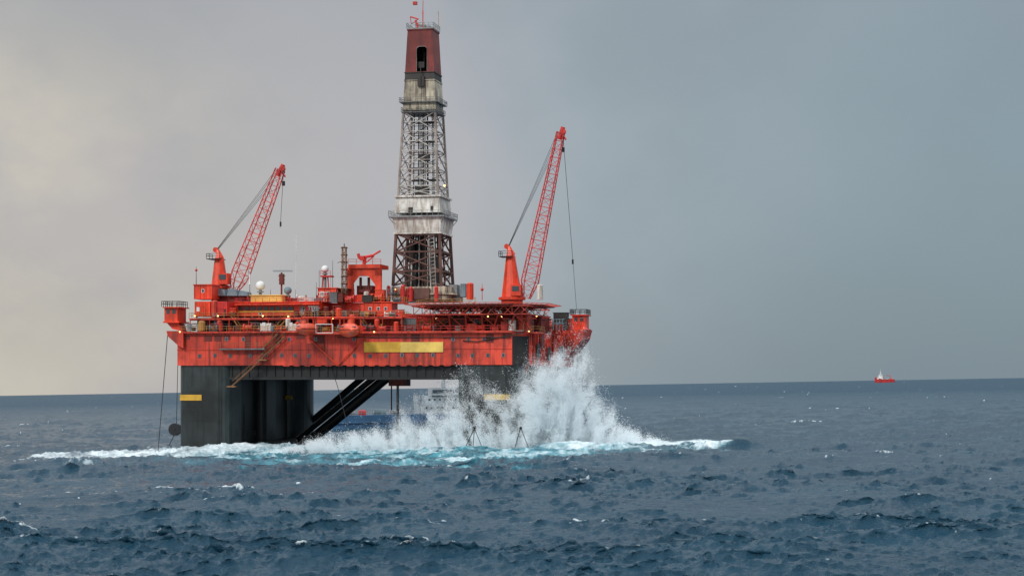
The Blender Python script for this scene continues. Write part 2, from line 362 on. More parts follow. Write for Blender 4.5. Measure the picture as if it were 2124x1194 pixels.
b=MB(); b.pb(535,553,745,747.5,-1.5,-0.1); b.obj('stair_landing',STAIR,rig)
b=MB(); b.pb(470,488,800,802.5,-1.5,0.3);b.obj('stair_landing',STAIR,rig)
# ---- helideck
hz=Zp(629,985,-3); hv0,hv1=-3,22; hu0,hu1=U(836,-3),U(1126,3)
oc=[(hu0+5,hv0),(hu1-6,hv0),(hu1,hv0+7),(hu1,hv1-6),(hu1-6,hv1),(hu0+5,hv1),(hu0,hv1-6),(hu0,hv0+7)]
b=MB(); b.plan(oc,hz-0.3,hz)
hd=b.obj('helideck',DKRED,rig)
b=MB(); o2=[(x+(1.3 if x>(hu0+hu1)/2 else -1.3),y+(1.3 if y>(hv0+hv1)/2 else -1.3),hz+0.15) for x,y in oc]
for i in range(8):
    a,bb=Vector((*oc[i],hz-0.1)),Vector((*oc[(i+1)%8],hz-0.1)); c,d=Vector(o2[i]),Vector(o2[(i+1)%8])
    b.tube(c,d,0.07,4); n=int((d-c).length/1.5)+1
    for k in range(n+1): b.tube(a.lerp(bb,k/n),c.lerp(d,k/n),0.05,4)
b.obj('safety_net_frame',RED2,hd)
b=MB(); nx=14; th=2.2
for j,v in enumerate((hv0+1,hv0+8,hv0+15,hv1-1)):
    for zz in (hz-0.5,hz-th): b.tube((hu0+2,v,zz),(hu1-2,v,zz),0.12,5)
    for i in range(nx):
        x0=hu0+2+(hu1-hu0-4)*i/nx; x1=hu0+2+(hu1-hu0-4)*(i+1)/nx
        b.tube((x0,v,hz-0.5),(x1,v,hz-th) if i%2 else (x0,v,hz-th),0.08,4); b.tube((x0,v,hz-th),(x1,v,hz-0.5),0.08,4)
for i in range(0,nx+1,2):
    x0=hu0+2+(hu1-hu0-4)*i/nx
    b.tube((x0,hv0+1,hz-th),(x0,hv1-1,hz-th),0.12,4); b.tube((x0,hv0+1,hz-0.5),(x0,hv1-1,hz-0.5),0.14,4)
b.obj('helideck_truss',RED,hd)
for i in range(0,nx+1,2):
    x0=hu0+2+(hu1-hu0-4)*i/nx
    for v in (hv0+3.5,hv0+14):
        b=MB(); b.tube((x0,v,hz-th),(x0-1.5*(i>8),v+1.5,HT),0.2,6)
        if i<nx: b.tube((x0,v,hz-th),(x0+3.5,v+1.0,HT+0.2),0.10,5); b.tube((x0-1.5*(i>8)*.6,v+.9,HT+2.6),(x0+4.5,v+.9,HT+2.6),0.09,5)
        b.obj('support_leg',RED if v<5 else DKRED,hd)
b=MB(); b.rail([(hu0+1,hv0+7,hz),(hu0+5,hv0+0.4,hz),(hu0+14,hv0+0.4,hz)],1.0,0.05); b.obj('railing',YRAIL,hd)
# ---- derrick
vb=22.0; zb=Zp(592,865,vb); zt=Zp(60,872,vb+2.6); uc=U(865,vb); W0=(U(915,vb)-U(815,vb))/2; vc=vb+W0
W1=2.75
def W(z): t=(z-zb)/(zt-zb); return W0+(W1-W0)*t
def zy(py): 
    z=Zp(py,865,vb)
    for _ in range(3): z=Zp(py,868,vc-W(z))
    return z
def dlat(b,zs,r,rb,m=0,mb=0,x=True,ins=0.0):
    for z0,z1 in zip(zs[:-1],zs[1:]):
        w0,w1=W(z0)-ins,W(z1)-ins
        A=[Vector((uc+i*w0,vc+j*w0,z0)) for i,j in ((-1,-1),(1,-1),(1,1),(-1,1))]
        B=[Vector((uc+i*w1,vc+j*w1,z1)) for i,j in ((-1,-1),(1,-1),(1,1),(-1,1))]
        for k in range(4):
            n=(k+1)%4
            b.tube(A[k],B[k],r,6,m); b.tube(B[k],B[n],rb*1.2,5,mb)
            b.tube(A[k],B[n],rb,5,mb); b.tube(A[n],B[k],rb,5,m if (mb and k%2) else mb)
b=MB()
zl=[zy(y) for y in (592,562,522,484)]; dlat(b,zl,0.36,0.2,0,0)
for y in (592,575,545,505,484):
    z=zy(y); w=W(z)
    for t in (-0.33,0.33): b.tube((uc+t*w,vc-w,z),(uc+t*w,vc-w,z+2.6),0.09,4,0); b.tube((uc+w,vc+t*w,z),(uc+w,vc+t*w,z+2.6),0.09,4,0)
zl=[zy(y) for y in (408,385,350,312,272,232)]; dlat(b,zl,0.28,0.12,2,1)
for z in zl: 
    w=W(z); 
    b.tube((uc,vc-w,z),(uc,vc+w,z),0.1,4,1); b.tube((uc-w,vc,z),(uc+w,vc,z),0.1,4,0)
for z0,z1 in zip(zl[:-1],zl[1:]):
    zm=(z0+z1)/2; w0,wm,w1=W(z0),W(zm),W(z1)
    for i,j in ((0,-1),(1,0),(0,1),(-1,0)):
        if i==0: b.tube((uc-wm,vc+j*wm,zm),(uc+wm,vc+j*wm,zm),0.1,4,1); b.tube((uc-wm*0.95,vc+j*wm,zm),(uc-w1*0.4,vc+j*w1,z1),0.08,4,0); b.tube((uc+wm*0.95,vc+j*wm,zm),(uc+w1*0.4,vc+j*w1,z1),0.08,4,2)
        else: b.tube((uc+i*wm,vc-wm,zm),(uc+i*wm,vc+wm,zm),0.1,4,1)
b.tube((uc,vc,zy(592)),(uc,vc,zy(70)),0.1,5,0)
der=b.obj('derrick',[BROWN,LATW,LEGM],rig)
def clad(y0,y1,mat,name,hole=None,extra=0.12,label=None):
    b=MB(); z0,z1=zy(y1),zy(y0); w0,w1=W(z0)+extra,W(z1)+extra
    b.frust((uc,vc),w0,z0,(uc,vc),w1,z1,0,'BLR')
    if hole:
        hx0,hx1,hy0,hy1=hole
        def fp(px,z): w=W(z)+extra; return (U(px,vc-w),vc-w,z)
        zh0,zh1=zy(hy1),zy(hy0)
        def e(sg,z): w=W(z)+extra; return (uc+sg*w,vc-w,z)
        b.add([e(-1,z0),e(1,z0),e(1,zh0),e(-1,zh0)],[(0,1,2,3)]); b.add([e(-1,zh1),e(1,zh1),e(1,z1),e(-1,z1)],[(0,1,2,3)])
        b.add([e(-1,zh0),fp(hx0,zh0),fp(hx0,zh1),e(-1,zh1)],[(0,1,2,3)]); b.add([fp(hx1,zh0),e(1,zh0),e(1,zh1),fp(hx1,zh1)],[(0,1,2,3)])
        for sx_,hx in ((1,hx0),(-1,hx1)):
            c0=Vector(fp(hx,zh1)); b.add([c0,c0+Vector((sx_*.55,0,0)),c0+Vector((sx_*.18,0,-.2)),c0+Vector((0,0,-.6))],[(0,1,2,3)])
        fr=MB(); A_,B_,C_,D_=[Vector(q)-Vector((0,.08,0)) for q in (fp(hx0,zh0),fp(hx1,zh0),fp(hx1,zh1),fp(hx0,zh1))]
        for p,q in ((A_,D_-Vector((0,0,.5))),(D_-Vector((0,0,.5)),D_+Vector((.45,0,0))),(D_+Vector((.45,0,0)),C_-Vector((.45,0,0))),(C_-Vector((.45,0,0)),C_-Vector((0,0,.5))),(C_-Vector((0,0,.5)),B_)): fr.tube(p,q,0.07,4)
        fr.obj('opening_frame',LEGM,der)
    else: b.frust((uc,vc),w0,z0,(uc,vc),w1,z1,0,'F')
    for z in (z0,z1):
        w=W(z)+extra+0.06
        for i,j,k,l in ((-1,-1,1,-1),(1,-1,1,1),(1,1,-1,1),(-1,1,-1,-1)): b.tube((uc+i*w,vc+j*w,z),(uc+k*w,vc+l*w,z),0.14,4)
    o=b.obj(name,mat,der); 
    if label: o['label']=label
clad(62,150,MAROON,'wind_cladding',(864,886,97,149),label='maroon corrugated cladding with tall opening')
clad(150.5,166,SOOTFILL,'wind_cladding',label='soot blackened cladding band'); clad(166.5,228,BEIGE,'wind_cladding',label='stained beige cladding')
b=MB(); b.frust((uc,vc+0.5),W(zy(150))-0.5,zy(150),(uc,vc+0.5),W(zy(90))-0.5,zy(90),0,'B'); b.tube((uc+0.2,vc,zy(175)),(uc+0.2,vc,zy(105)),0.25,6); b.box(uc-0.8,uc+0.9,vc-2.6,vc-1.6,zy(140),zy(128)); b.box(uc-0.3,uc+1.2,vc-4.1,vc-2.6,zy(180),zy(160)); b.tube((uc+0.5,vc-4.2,zy(178)),(uc+0.5,vc-4.2,zy(130)),0.12,5); b.obj('travelling_block_and_dark_back',SOOTFILL,der)  # includes a dark back sheet painting the shaded interior behind the opening
b=MB()
for k,(dx,dy,m) in enumerate(((-0.9,0,0),(-0.5,0.4,1),(0.1,0,1),(0.5,0,0),(0.9,0.6,1),(1.4,-0.5,1),(2.4,1.5,0),(-2.2,-1.2,1),(1.9,2.0,0),(-1.7,1.2,1))):
    b.tube((uc+dx,vc+dy,zy(600)),(uc+dx*0.8,vc+dy,zy(230)),0.13,5,m)
b.box(uc-1.6,uc+1.2,vc-1.4,vc+1,zy(407),zy(383),1); b.box(uc-0.9,uc+1.4,vc-0.8,vc+0.8,zy(330),zy(316),1)
for y in (250,290,345,370): z=zy(y); b.box(uc-W(z)*.7,uc+W(z)*.75,vc+.8,vc+2,z,z+0.35,1)
for k in range(5): x=uc-1.6+k*0.75; b.tube((x,vc+1.6,zy(600)),(x,vc+1.6,zy(408)),0.12,4,1)
b.obj('drill_pipe',[GREY,SOOTFILL],der)
b=MB()
b.box(uc-2.6,uc+2.2,vc+0.5,vc+2.5,zy(595),zy(495)); b.box(uc-3.4,uc-1.2,vc-1.5,vc,zy(595),zy(555)); b.box(uc+1.6,uc+3.6,vc-2,vc+1,zy(595),zy(530)); b.box(uc-3.6,uc-1.8,vc-1,vc+2,zy(540),zy(500))
for k in range(14): b.tube((uc-4.2+k*.65,vc+3,zy(595)),(uc-3.6+k*0.55,vc+3,zy(485)),0.2,5)
b.obj('drawworks_dark_fill',SOOTFILL,der)  # near-black boxes and tubes, added to darken the lower derrick interior
for k in range(11):
    b=MB(); x=uc-3.8+k*.76+random.uniform(-.2,.2); b.tube((x,vc-W0*0.8,zy(594)),(x*0.97+uc*.03,vc-W0*0.66,zy(486+random.choice([0,18,40,62]))),random.uniform(.09,.17),5); b.obj('standpipe',[GREY,BROWN,SOOTFILL,LATW,SOOTFILL][k%5],der)
def ring(b,y0,y1,e0,e1,m=0,er=None):
    z0,z1=zy(y1),zy(y0); b.frust((uc,vc),W(z0)+e0,z0,(uc,vc),W(z1)+e1,z1,m)
b=MB(); ring(b,409,441,0.55,0.35); ring(b,450,481,0.25,0.9)
ring(b,405.5,408.8,0.8,0.8); ring(b,481.5,485,0.5,0.5)
mh=b.obj('racking_board_house',WHITE,der)
b=MB(); w=W(zy(437))+0.58; b.box(U(847,vc-w),U(856,vc-w),vc-w-0.02,vc-w+0.3,zy(446),zy(430)); b.obj('window',SOOTFILL,mh)
b=MB(); b.box(U(893,vc-w),U(898,vc-w),vc-w-0.02,vc-w+0.3,zy(438),zy(428)); b.obj('window',SOOTFILL,mh)
b=MB(); z=zy(450); w=W(z)+1.55; b.frust((uc,vc),w,z-0.1,(uc,vc),w,z+0.25); dw=b.obj('walkway',GREY,der)
b=MB(); b.rail([(uc-w,vc-w,z+.25),(uc+w,vc-w,z+.25),(uc+w,vc+w,z+.25),(uc-w,vc+w,z+.25),(uc-w,vc-w,z+.25)],1.1,0.06,0,1.2)
for i,j in ((-1,-1),(1,-1),(1,1),(-1,1)): b.tube((uc+i*w,vc+j*w,z),(uc+i*(w-1.5),vc+j*(w-1.5),z-2.2),0.08,4)
b.obj('railing',GREY,dw)
for y,e in ((212,0.85),(232,0.4)):
    b=MB(); z=zy(y); w=W(z)+e; 
    b.frust((uc,vc),w,z-0.1,(uc,vc),w,z+0.1); b.rail([(uc-w,vc-w,z),(uc+w,vc-w,z),(uc+w,vc+w,z),(uc-w,vc+w,z),(uc-w,vc-w,z)],1.0,0.05,0,1.1); b.obj('walkway',MIDGREY,der)
b=MB(); 
for x in (0.3,1.5):
    b.tube((uc+W0*0.55+x,vc-W0-0.6,zb-2),(uc+W0*0.35+x,vc-W0+0.9,zy(455)),0.09,4)
for k in range(40):
    t=k/40; x=uc+W0*0.55-W0*0.2*t; y=vc-W0-0.6+1.5*t; z=zb-2+(zy(455)-zb+2)*t; b.tube((x+0.3,y,z),(x+1.5,y,z+(0.4 if k%2 else 0)),0.05,4)
b.obj('ladder',LATW,der)
b=MB(); z=zt; w=W1+0.3; b.frust((uc,vc),w,z,(uc,vc),w,z+0.25); b.rail([(uc-w,vc-w,z+.25),(uc+w,vc-w,z+.25),(uc+w,vc+w,z+.25),(uc-w,vc+w,z+.25),(uc-w,vc-w,z+.25)],1.1,0.06,0,0.9)
b.box(uc-1.2,uc+0.6,vc-1.2,vc+1.2,z+0.25,z+1.3); b.box(uc+1,uc+1.8,vc-1,vc+0.6,z+0.25,z+1.0); b.obj('crown_block',GREY,der)
b=MB(); q=lambda x,y: P(x,y,vb+2.6)
b.tube(q(866,58),q(862,42),0.22,6); b.tube(q(868,40),q(851,35),0.16,6); b.tube(q(868,40),q(854,50),0.09,5); b.tube(q(864,47),q(870,53),0.14,5); b.tube(q(851,35),q(853,50),.08,4); b.box(q(857,0).x,q(865,0).x,vb+2.2,vb+3,q(0,47).z,q(0,41).z); b.obj('crown_crane',CRR,der)
b=MB(); b.tube(q(877,60),q(877,22),0.12,5); b.tube(q(877,22),q(877.5,1),0.07,5); b.tube(q(874,28),q(880,28),0.06,4); b.obj('antenna',CRR,der)
b=MB(); b.tube(q(910,62),q(909,24),0.06,5); b.obj('antenna',YRAIL,der)
for k,(px,py) in enumerate(((922,385),(905,300),(925,212))):
    b=MB(); b.sph(P(px,py,vb+1.5),0.24,n=8,k=6); b.obj('lamp',LAMP if k==0 else GREY,der)
b=MB(); b.pb(812,930,594,622,20,34,0); b.pb(805,940,608,611,19.6,34.3,0)
for px in (818,830,842,856,870,884): b.pb(px,px+4,598,620,19.4,19.9,1)
b.pb(858,890,597,620,19.2,19.9,2); b.obj('drill_floor',[BEIGE,CRR,BROWN],rig)
for px,y in ((806,596),(836,594),(852,598),(905,597)): b=MB(); b.tube(P(px,y,18.8),P(px,625,18.8),0.45,8); b.sph(P(px,y,18.8),0.45); b.obj('mud_tank',CRR,rig)
# ---- cranes
def crane(pb0,pb1,pt0,pt1,ybase,ytop,ypeak,pk,v,foot,tip,w0,w1,n,hook):
    b=MB(); c0=(P(pb0,ybase,v)+P(pb1,ybase,v))/2; c1=(P(pt0,ytop,v)+P(pt1,ytop,v))/2
    r0=(P(pb1,ybase,v)-P(pb0,ybase,v)).x/2; r1=(P(pt1,ytop,v)-P(pt0,ytop,v)).x/2
    zb0=HT; b.tube((c0.x,v,zb0),(c0.x,v,c0.z),r0*1.0,16,0); b.tube(c0,c1,r0,8,0,r1)
    pkp=P(pk,ypeak,v); b.tube(c1,pkp,r1*0.95,6,0,r1*0.35)
    b.tube(c0+Vector((0,0,-0.2)),c0+Vector((0,0,0.4)),r0*1.25,16,0)
    b.tube(pkp+Vector((-0.5,-0.3,0)),pkp+Vector((-0.5,0.3,0)),0.6,10,0); b.tube(pkp,pkp+Vector((1.2,0,-1.8)),0.25,5,0)
    b.box(c1.x+r1*0.6,c1.x+r1+1.8,v-2.6,v-0.4,c0.z+0.6,c0.z+3.0,0)
    cr=b.obj('crane',[RED2],rig)
    t=MB(); z=c1.z-0.2; w=r1+0.9
    t.box(c1.x-w-0.4,c1.x+w*0.4,v-w,v+w,z-0.15,z); t.rail([(c1.x-w-0.4,v-w,z),(c1.x+w*.4,v-w,z)],1.1,0.06); t.rail([(c1.x-w-0.4,v+w,z),(c1.x-w-0.4,v-w,z)],1.1,0.06)
    t.obj('service_platform',DARK,cr)
    g=MB(); g.box(c1.x+r1*0.6+0.3,c1.x+r1+1.5,v-2.68,v-2.61,c0.z+1.6,c0.z+2.7); g.obj('cab_window',GLASS,cr)
    f=Vector(foot(v)); tp=Vector(tip(v)); m=MB(); m.truss(f,tp,w0,w1,n,0.13,0.06)
    d=(tp-f).normalized(); m.tube(tp-d*1.5,tp+d*1.2+Vector((0.3,0,0)),0.5,8); m.tube(tp+Vector((0.5,-0.4,0.2)),tp+Vector((0.5,0.4,0.2)),0.65,12); m.tube(tp,tp+Vector((1.2,0,-1.6)),0.2,6)
    m.obj('boom',CRR,cr)
    k=MB()
    for dy,t_ in ((-0.7,1),(-0.25,0.97),(0.25,0.93),(0.7,0.9)): k.tube(pkp+Vector((0,dy*0.6,0.2)),f.lerp(tp,t_)+Vector((-w1*0.4,dy,0)),0.045,4)
    k.obj('luffing_cable',DARK,cr)
    h=MB(); pts=hook(v)
    for a,bq in zip(pts[:-1],pts[1:]): h.tube(a,bq,0.05,4)
    a=Vector(pts[1]); h.tube(a,a-Vector((0,0,1.0)),0.2,6); h.tube(Vector(pts[0])+Vector((0,0,-2.2)),Vector(pts[0])+Vector((0,0,-3.2)),0.35,8)
    h.obj('hoist_cable',DARK,cr)
crane(439,472,446,464,596,535,518,452,13,lambda v:P(487,600,v),lambda v:P(581,352,v),3.2,1.7,15,lambda v:[P(588,355,v),P(582,460,v),P(581,472,v)])
crane(1040,1084,1050,1068,620,530,511,1056,22,lambda v:P(1092,618,v),lambda v:P(1163,275,v),3.2,1.5,20,lambda v:[P(1168,285,v),P(1188,538,v-3),P(1196,642,v-6)])
# ---- gantry with knuckle crane
b=MB()
for v in (14,19):
    b.pb(720,732,560,625,v,v+0.9); b.pb(778,790,560,625,v,v+0.9); b.pb(720,790,555,572,v,v+0.95)
    b.add([P(732,572,v),P(746,572,v),P(732,590,v),P(732,572,v+0.8),P(746,572,v+0.8),P(732,590,v+0.8)],[(0,2,1),(3,4,5),(1,2,5,4)])
    b.add([P(778,572,v),P(764,572,v),P(778,590,v),P(778,572,v+0.8),P(764,572,v+0.8),P(778,590,v+0.8)],[(0,1,2),(3,5,4),(1,4,5,2)])
b.pb(722,788,548,556,13.5,20.5)
gan=b.obj('gantry',RED2,rig)
b=MB(); b.rail([P(722,548,13.5),P(790,548,13.5)],1.1,0.06); b.obj('railing',CRR,gan)
b=MB(); b.pb(740,772,592,622,16,20); b.tube(P(748,575,16),P(748,605,16),0.3,6); b.tube(P(765,575,16),P(765,600,16),0.3,6); b.pb(744,768,600,606,15,16); b.obj('hydraulic_unit',DKRED,gan)
b=MB(); b.tube(P(755,548,16),P(757,534,16),0.4,8); b.tube(P(745,535,16),P(772,530,16),0.32,6); b.tube(P(772,530,16),P(789,520,16),0.22,6); b.tube(P(745,535,16),P(743,526,16),0.35,6); b.tube(P(758,545,16),P(776,531,16),0.15,5); b.box(P(748,0,16).x,P(757,0,16).x,15.2,16.8,P(752,540,16).z,P(752,531,16).z); b.obj('knuckle_crane',CRR,gan)
def radome(px,y0,y1,v,mat,ybase):
    r=(Zp(y0,px,v)-Zp(y1,px,v))/2; c=P(px,(y0+y1)/2,v); b=MB(); b.sph(c,r*0.95,n=20,k=14,zmin=-0.75)
    rd=b.obj('radome',mat,rig,smooth=True)
    k=MB(); k.tube(P(px,y1-2,v),P(px,ybase,v),0.35,8); k.tube(P(px,y1+1,v),P(px,y1+3,v),r*0.7,10); k.obj('pedestal',GREY,rd)
radome(540,582,603,9,CLEAN,615); radome(597,594,611,10,TEAL,627); radome(674,550,566,12,CLEAN,600)
b=MB(); b.tube(P(584,565,10),P(584,612,10),0.2,6); b.tube(P(566,561,10),P(607,561,10),0.09,4,1); b.tube(P(566,563,10),P(607,563,10),0.06,4,1); b.tube(P(577,572,10),P(592,572,10),0.1,4); b.tube(P(578,580,10),P(591,580,10),0.1,4); b.box(P(580,0,10).x,P(589,0,10).x,9.6,10.4,P(584,590,10).z,P(584,568,10).z); b.obj('radar_mast',[DKRED,TEAL],rig)
def pole(px,y0,y1,v,r,mat,name='whip_antenna'):
    b=MB(); b.tube(P(px,y1,v),P(px,y0,v),r,5,0,r*0.5); b.obj(name,mat,rig)
pole(614,487,600,10,0.06,CLEAN); pole(518,563,612,9,0.12,GREY); pole(518,568,590,9,0.28,CLEAN,'antenna_housing'); pole(407,553,591,5,0.08,DARK); pole(690,540,600,12,0.07,DARK); pole(1000,588,622,10,0.1,CRR)
for px,y,v,r in ((1000,600,10,.35),(407,560,5,.3)): b=MB(); b.sph(P(px,y,v),r); b.obj('beacon',CRR,rig)
for px,y0 in ((561,600),(613,598),(656,585),(662,560),(686,572),(700,565),(735,600),(803,590),(960,588)): pole(px,y0,630,11,0.07,random.choice([DARK,CRR,GREY,CLEAN]),'whip_antenna')
b=MB(); b.truss(P(714,632,11),P(714,512,11),1.0,0.8,20,0.08,0.05,0)
for y in (515,530,545,560,575,590,605): b.box(P(708,0,11).x,P(720,0,11).x,10.6,11.4,P(714,y,11).z,P(714,y,11).z+0.25,1)
b.tube(P(714,512,11),P(714,505,11),0.1,5,1); b.tube(P(700,545,11),P(714,540,11),0.07,4,1); b.obj('lattice_mast',[STAIR,SOOTFILL],rig)
b=MB(); b.pb(664,686,571,574,11,13.5); b.tube(P(670,574,12),P(668,600,12),0.15,5); b.tube(P(680,574,12),P(682,600,12),0.15,5); b.rail([P(664,571,11),P(686,571,11)],1,0.05); b.obj('antenna_platform',CRR,rig)
for p0,p1,y0 in ((440,468,597),(470,492,598),(494,514,602)):
    v=8; b=MB(); b.prism([(U(p0,v),Zp(613,p0,v)),(U(p1,v),Zp(613,p1,v)),(U(p1-3,v),Zp(y0+3,p1,v)),(U(p0+4,v),Zp(y0,p0,v))],v,v+3); b.obj('canvas_cover',TEAL,rig)
b=MB(); b.pb(934,948,590,622,24,27); b.obj('exhaust_stack',GREY,rig); b=MB(); b.pb(955,965,588,615,24,26,0); b.obj('exhaust_stack',TEAL,rig)
def pipes(p0,p1,y,v,n,dz,r,mat):
    for k in range(n): b=MB(); b.tube(P(p0,y,v)+Vector((0,0.1*k,dz*k)),P(p1,y,v)+Vector((0,0.1*k,dz*k)),r,6); b.obj('pipe',mat,rig)
pipes(500,640,683,1.0,3,0.35,0.1,RED2); pipes(760,835,652,5,3,0.4,0.13,CRR); pipes(845,1080,664,4.5,3,0.5,0.12,CRR); pipes(850,1075,680,3,2,0.5,0.14,BROWN); pipes(660,800,626,13,2,0.4,0.12,CRR)
pipes(375,480,676,3,2,0.5,0.12,GREY); pipes(700,1060,699,-0.3,1,0.3,0.1,SOOTFILL); pipes(905,1080,646,0,2,0.5,0.1,DKRED)
b=MB(); pts=[P(x,y,-0.3) for x,y in ((960,706),(990,708),(1030,700),(1062,694),(1085,690))]
for a,c in zip(pts[:-1],pts[1:]): b.tube(a,c,0.12,5)
b.obj('hose',SOOTFILL,rig)
mats=[RED2,CRR,DKRED,RED,GREY,WHITE,DKRED,SOOTFILL,TEAL,RED2,DKRED,SOOTFILL,MIDGREY,YRAIL]
kinds=['ventilation_box','pump_unit','storage_tank','winch','cable_reel','valve_stand']
def machine(px,py,v,sz):
    kd=random.choice(kinds); b=MB(); p=P(px,py,v); s=sz*random.uniform(0.6,1.2); h=s*random.uniform(0.7,1.6)
    if kd in('storage_tank',): b.tube(p,p+Vector((0,0,h*1.3)),s*0.45,10); b.sph(p+Vector((0,0,h*1.3)),s*0.45,rz=s*0.2,n=10,k=6); b.tube(p+Vector((s*.3,-s*.5,0)),p+Vector((s*.3,-s*.5,h)),0.07,4)
    elif kd in('cable_reel','winch'):
        b.tube(p+Vector((-s*.6,0,s*.5)),p+Vector((s*.6,0,s*.5)),s*.3,10); b.tube(p+Vector((-s*.65,0,s*.5)),p+Vector((-s*.5,0,s*.5)),s*.5,12); b.tube(p+Vector((s*.5,0,s*.5)),p+Vector((s*.65,0,s*.5)),s*.5,12); b.box(p.x-s*.7,p.x+s*.7,v-.4*s,v+.4*s,p.z,p.z+.12)
    elif kd=='valve_stand':
        for k in range(4): b.tube(p+Vector((-s*.5+k*s*.33,0,0)),p+Vector((-s*.5+k*s*.33,0,h)),0.1,5)
        b.tube(p+Vector((-s*.7,0,h*.6)),p+Vector((s*.7,0,h*.6)),0.12,5); b.tube(p+Vector((-s*.7,0,h)),p+Vector((s*.7,0,h)),0.08,5); b.tube(p+Vector((0,-.3,h*.6)),p+Vector((0,-.35,h*.6)),.3,8)
    else:
        b.box(p.x-s*.6,p.x+s*.6,v,v+s,p.z,p.z+h); b.box(p.x-s*.68,p.x+s*.68,v-.08,v+s+.08,p.z+h,p.z+h+.1)
        for k in range(4): b.box(p.x-s*.5,p.x+s*.5,v-.05,v,p.z+h*(.2+.18*k),p.z+h*(.26+.18*k))
    b.obj(kd,random.choice(mats),rig)
for i in range(70): machine(random.uniform(385,835),686,random.uniform(0.6,2.5),random.uniform(0.9,1.7))
for i in range(70): machine(random.uniform(835,1085),686,random.uniform(1,12),random.uniform(1.0,2.2))
for i in range(40): machine(random.uniform(838,1085),671,random.uniform(4.5,12),random.uniform(0.9,2.0))
for i in range(44): machine(random.uniform(600,835),656,random.uniform(3.5,8.5),random.uniform(0.9,1.7))
for i in range(30): machine(random.uniform(590,830),626,random.uniform(8,13),random.uniform(0.8,1.8))
for i in range(12): machine(random.uniform(400,490),656,random.uniform(1.5,4),random.uniform(0.8,1.4))
for i in range(26): machine(random.uniform(1090,1180),684,random.uniform(25,45),random.uniform(1.2,2.4))
for px in (500,508,760,812,975,1120): machine(px,621,12,1.6)
for px in range(840,1085,16):
    b=MB(); b.tube(P(px,688,6.5),P(px,652,6.5),0.14,5)
    b.tube(P(px,688,6.5),P(px+16,670,6.5),0.08,4); b.tube(P(px,652,6.5),P(px+16,652,6.5),0.1,5)
    b.obj('deck_frame',random.choice([RED2,DKRED,CRR]),rig)
b=MB()
for px in (1108,1120,1134,1150,1165): b.tube(P(px,690,30),P(px,662,30),0.14,5)
b.tube(P(1105,662,30),P(1168,662,30),.14,5); b.tube(P(1100,676,30),P(1180,680,30),0.14,5); b.tube(P(1125,660,30),P(1135,632,22),0.12,5); b.obj('deck_frame',RED,rig)
b=MB(); b.tube(P(1120,665,34),P(1190,672,50),0.2,5); b.obj('tie_beam',RED,rig)
b=MB(); b.rail([P(1118,682,46),P(1185,682,46)],1.2,0.07); b.obj('railing',YRAIL,rig)
for px,py,v in ((373,688,-1.2),(1205,703,52),(452,655,1),(545,655,1),(598,656,1),(690,660,2),(1012,656,2.5),(1040,657,2.5),(1097,687,5),(905,660,3),(776,688,-1),(404,655,1),(1113,655,10),(820,600,18)):
    b=MB(); b.sph(P(px,py,v),0.18,n=8,k=6); b.obj('lamp',LAMP,rig)
b=MB()
for px in (625,650,655,688,705,748):
    b.tube(P(px,658,-0.5),P(px,690,-0.5),0.14,5); b.tube(P(px,660,-0.5),P(px,657,-3.0),0.12,5)
b.tube(P(625,658,-0.5),P(748,658,-0.5),0.16,5); b.obj('lifeboat_davit',RED2,rig)
b=MB(); b.tube(P(640,700,-0.4),P(700,757,-0.4),0.13,5,0); b.tube(P(755,700,-0.4),P(700,757,-0.4),0.13,5,0); b.obj('hull_bracket',RED2,rig)
b=MB(); b.tube(P(655,672,-2.6),P(690,672,-2.6),0.1,4); b.tube(P(655,690,-2.6),P(690,690,-2.6),0.1,4); b.tube(P(655,672,-2.6),P(655,690,-2.6),0.1,4); b.tube(P(690,672,-2.6),P(690,690,-2.6),0.1,4); b.obj('boarding_gate',CLEAN,rig)
def lifeboat(px,py,v,sc,yaw,label):
    b=MB(); n=14; Ln=3.6*sc; secs=[]
    for i in range(n+1):
        t=-1+2*i/n; w=1.5*sc*max(0.05,(1-abs(t)**3))**0.6; hk=1.3*sc*max(0.1,(1-t**4)); ht=(1.25*sc)*max(0.08,(1-abs(t)**3.5))
        secs.append([(w*math.cos(a),(-hk if math.sin(a)<0 else ht)*abs(math.sin(a))**(0.9)) for a in [2*math.pi*k/16 for k in range(16)]])
    ca,sa=math.cos(yaw),math.sin(yaw); o=P(px,py,v)
    T=lambda x,y,z:(o.x+x*ca-y*sa,o.y+x*sa+y*ca,o.z+z)
    vs=[T(x,Ln*(-1+2*i/n),z) for i,sct in enumerate(secs) for x,z in sct]
    fs=[(i*16+k,i*16+(k+1)%16,(i+1)*16+(k+1)%16,(i+1)*16+k) for i in range(n) for k in range(16)]
    b.add(vs,fs+[tuple(reversed(range(16))),tuple(range(n*16,n*16+16))])
    lb=b.obj('lifeboat',ORANGE,None,smooth=True,label=label,cat='lifeboat',group='lifeboats hanging from davits on the oil rig')
    k=MB(); k.tube(T(0,-1.2*sc,1.1*sc),T(0,-1.2*sc,1.75*sc),0.55*sc,8); k.obj('hatch',ORANGE,lb)
    for t in (-0.9,-0.3,0.3,0.9):
        k=MB(); q=T(-1.35*sc,t*sc,0.55*sc); k.sph(q,0.12*sc,0.25*sc,0.18*sc,n=8,k=5); k.obj('window',GLASS,lb)
    k=MB(); k.sph(T(0,-Ln*0.88,0.45*sc),0.5*sc,0.15*sc,0.15*sc,n=8,k=5); k.obj('window',GLASS,lb)
    k=MB()
    for i in range(14): 
        t0=-0.9+1.8*i/14;t1=-0.9+1.8*(i+1)/14; ww=lambda t:1.53*sc*max(0.05,(1-abs(t)**3))**0.6
        for sg in (-1,1): k.tube(T(sg*ww(t0),Ln*t0,0),T(sg*ww(t1),Ln*t1,0),0.07,4)
    k.obj('rubbing_strake',DARK,lb)
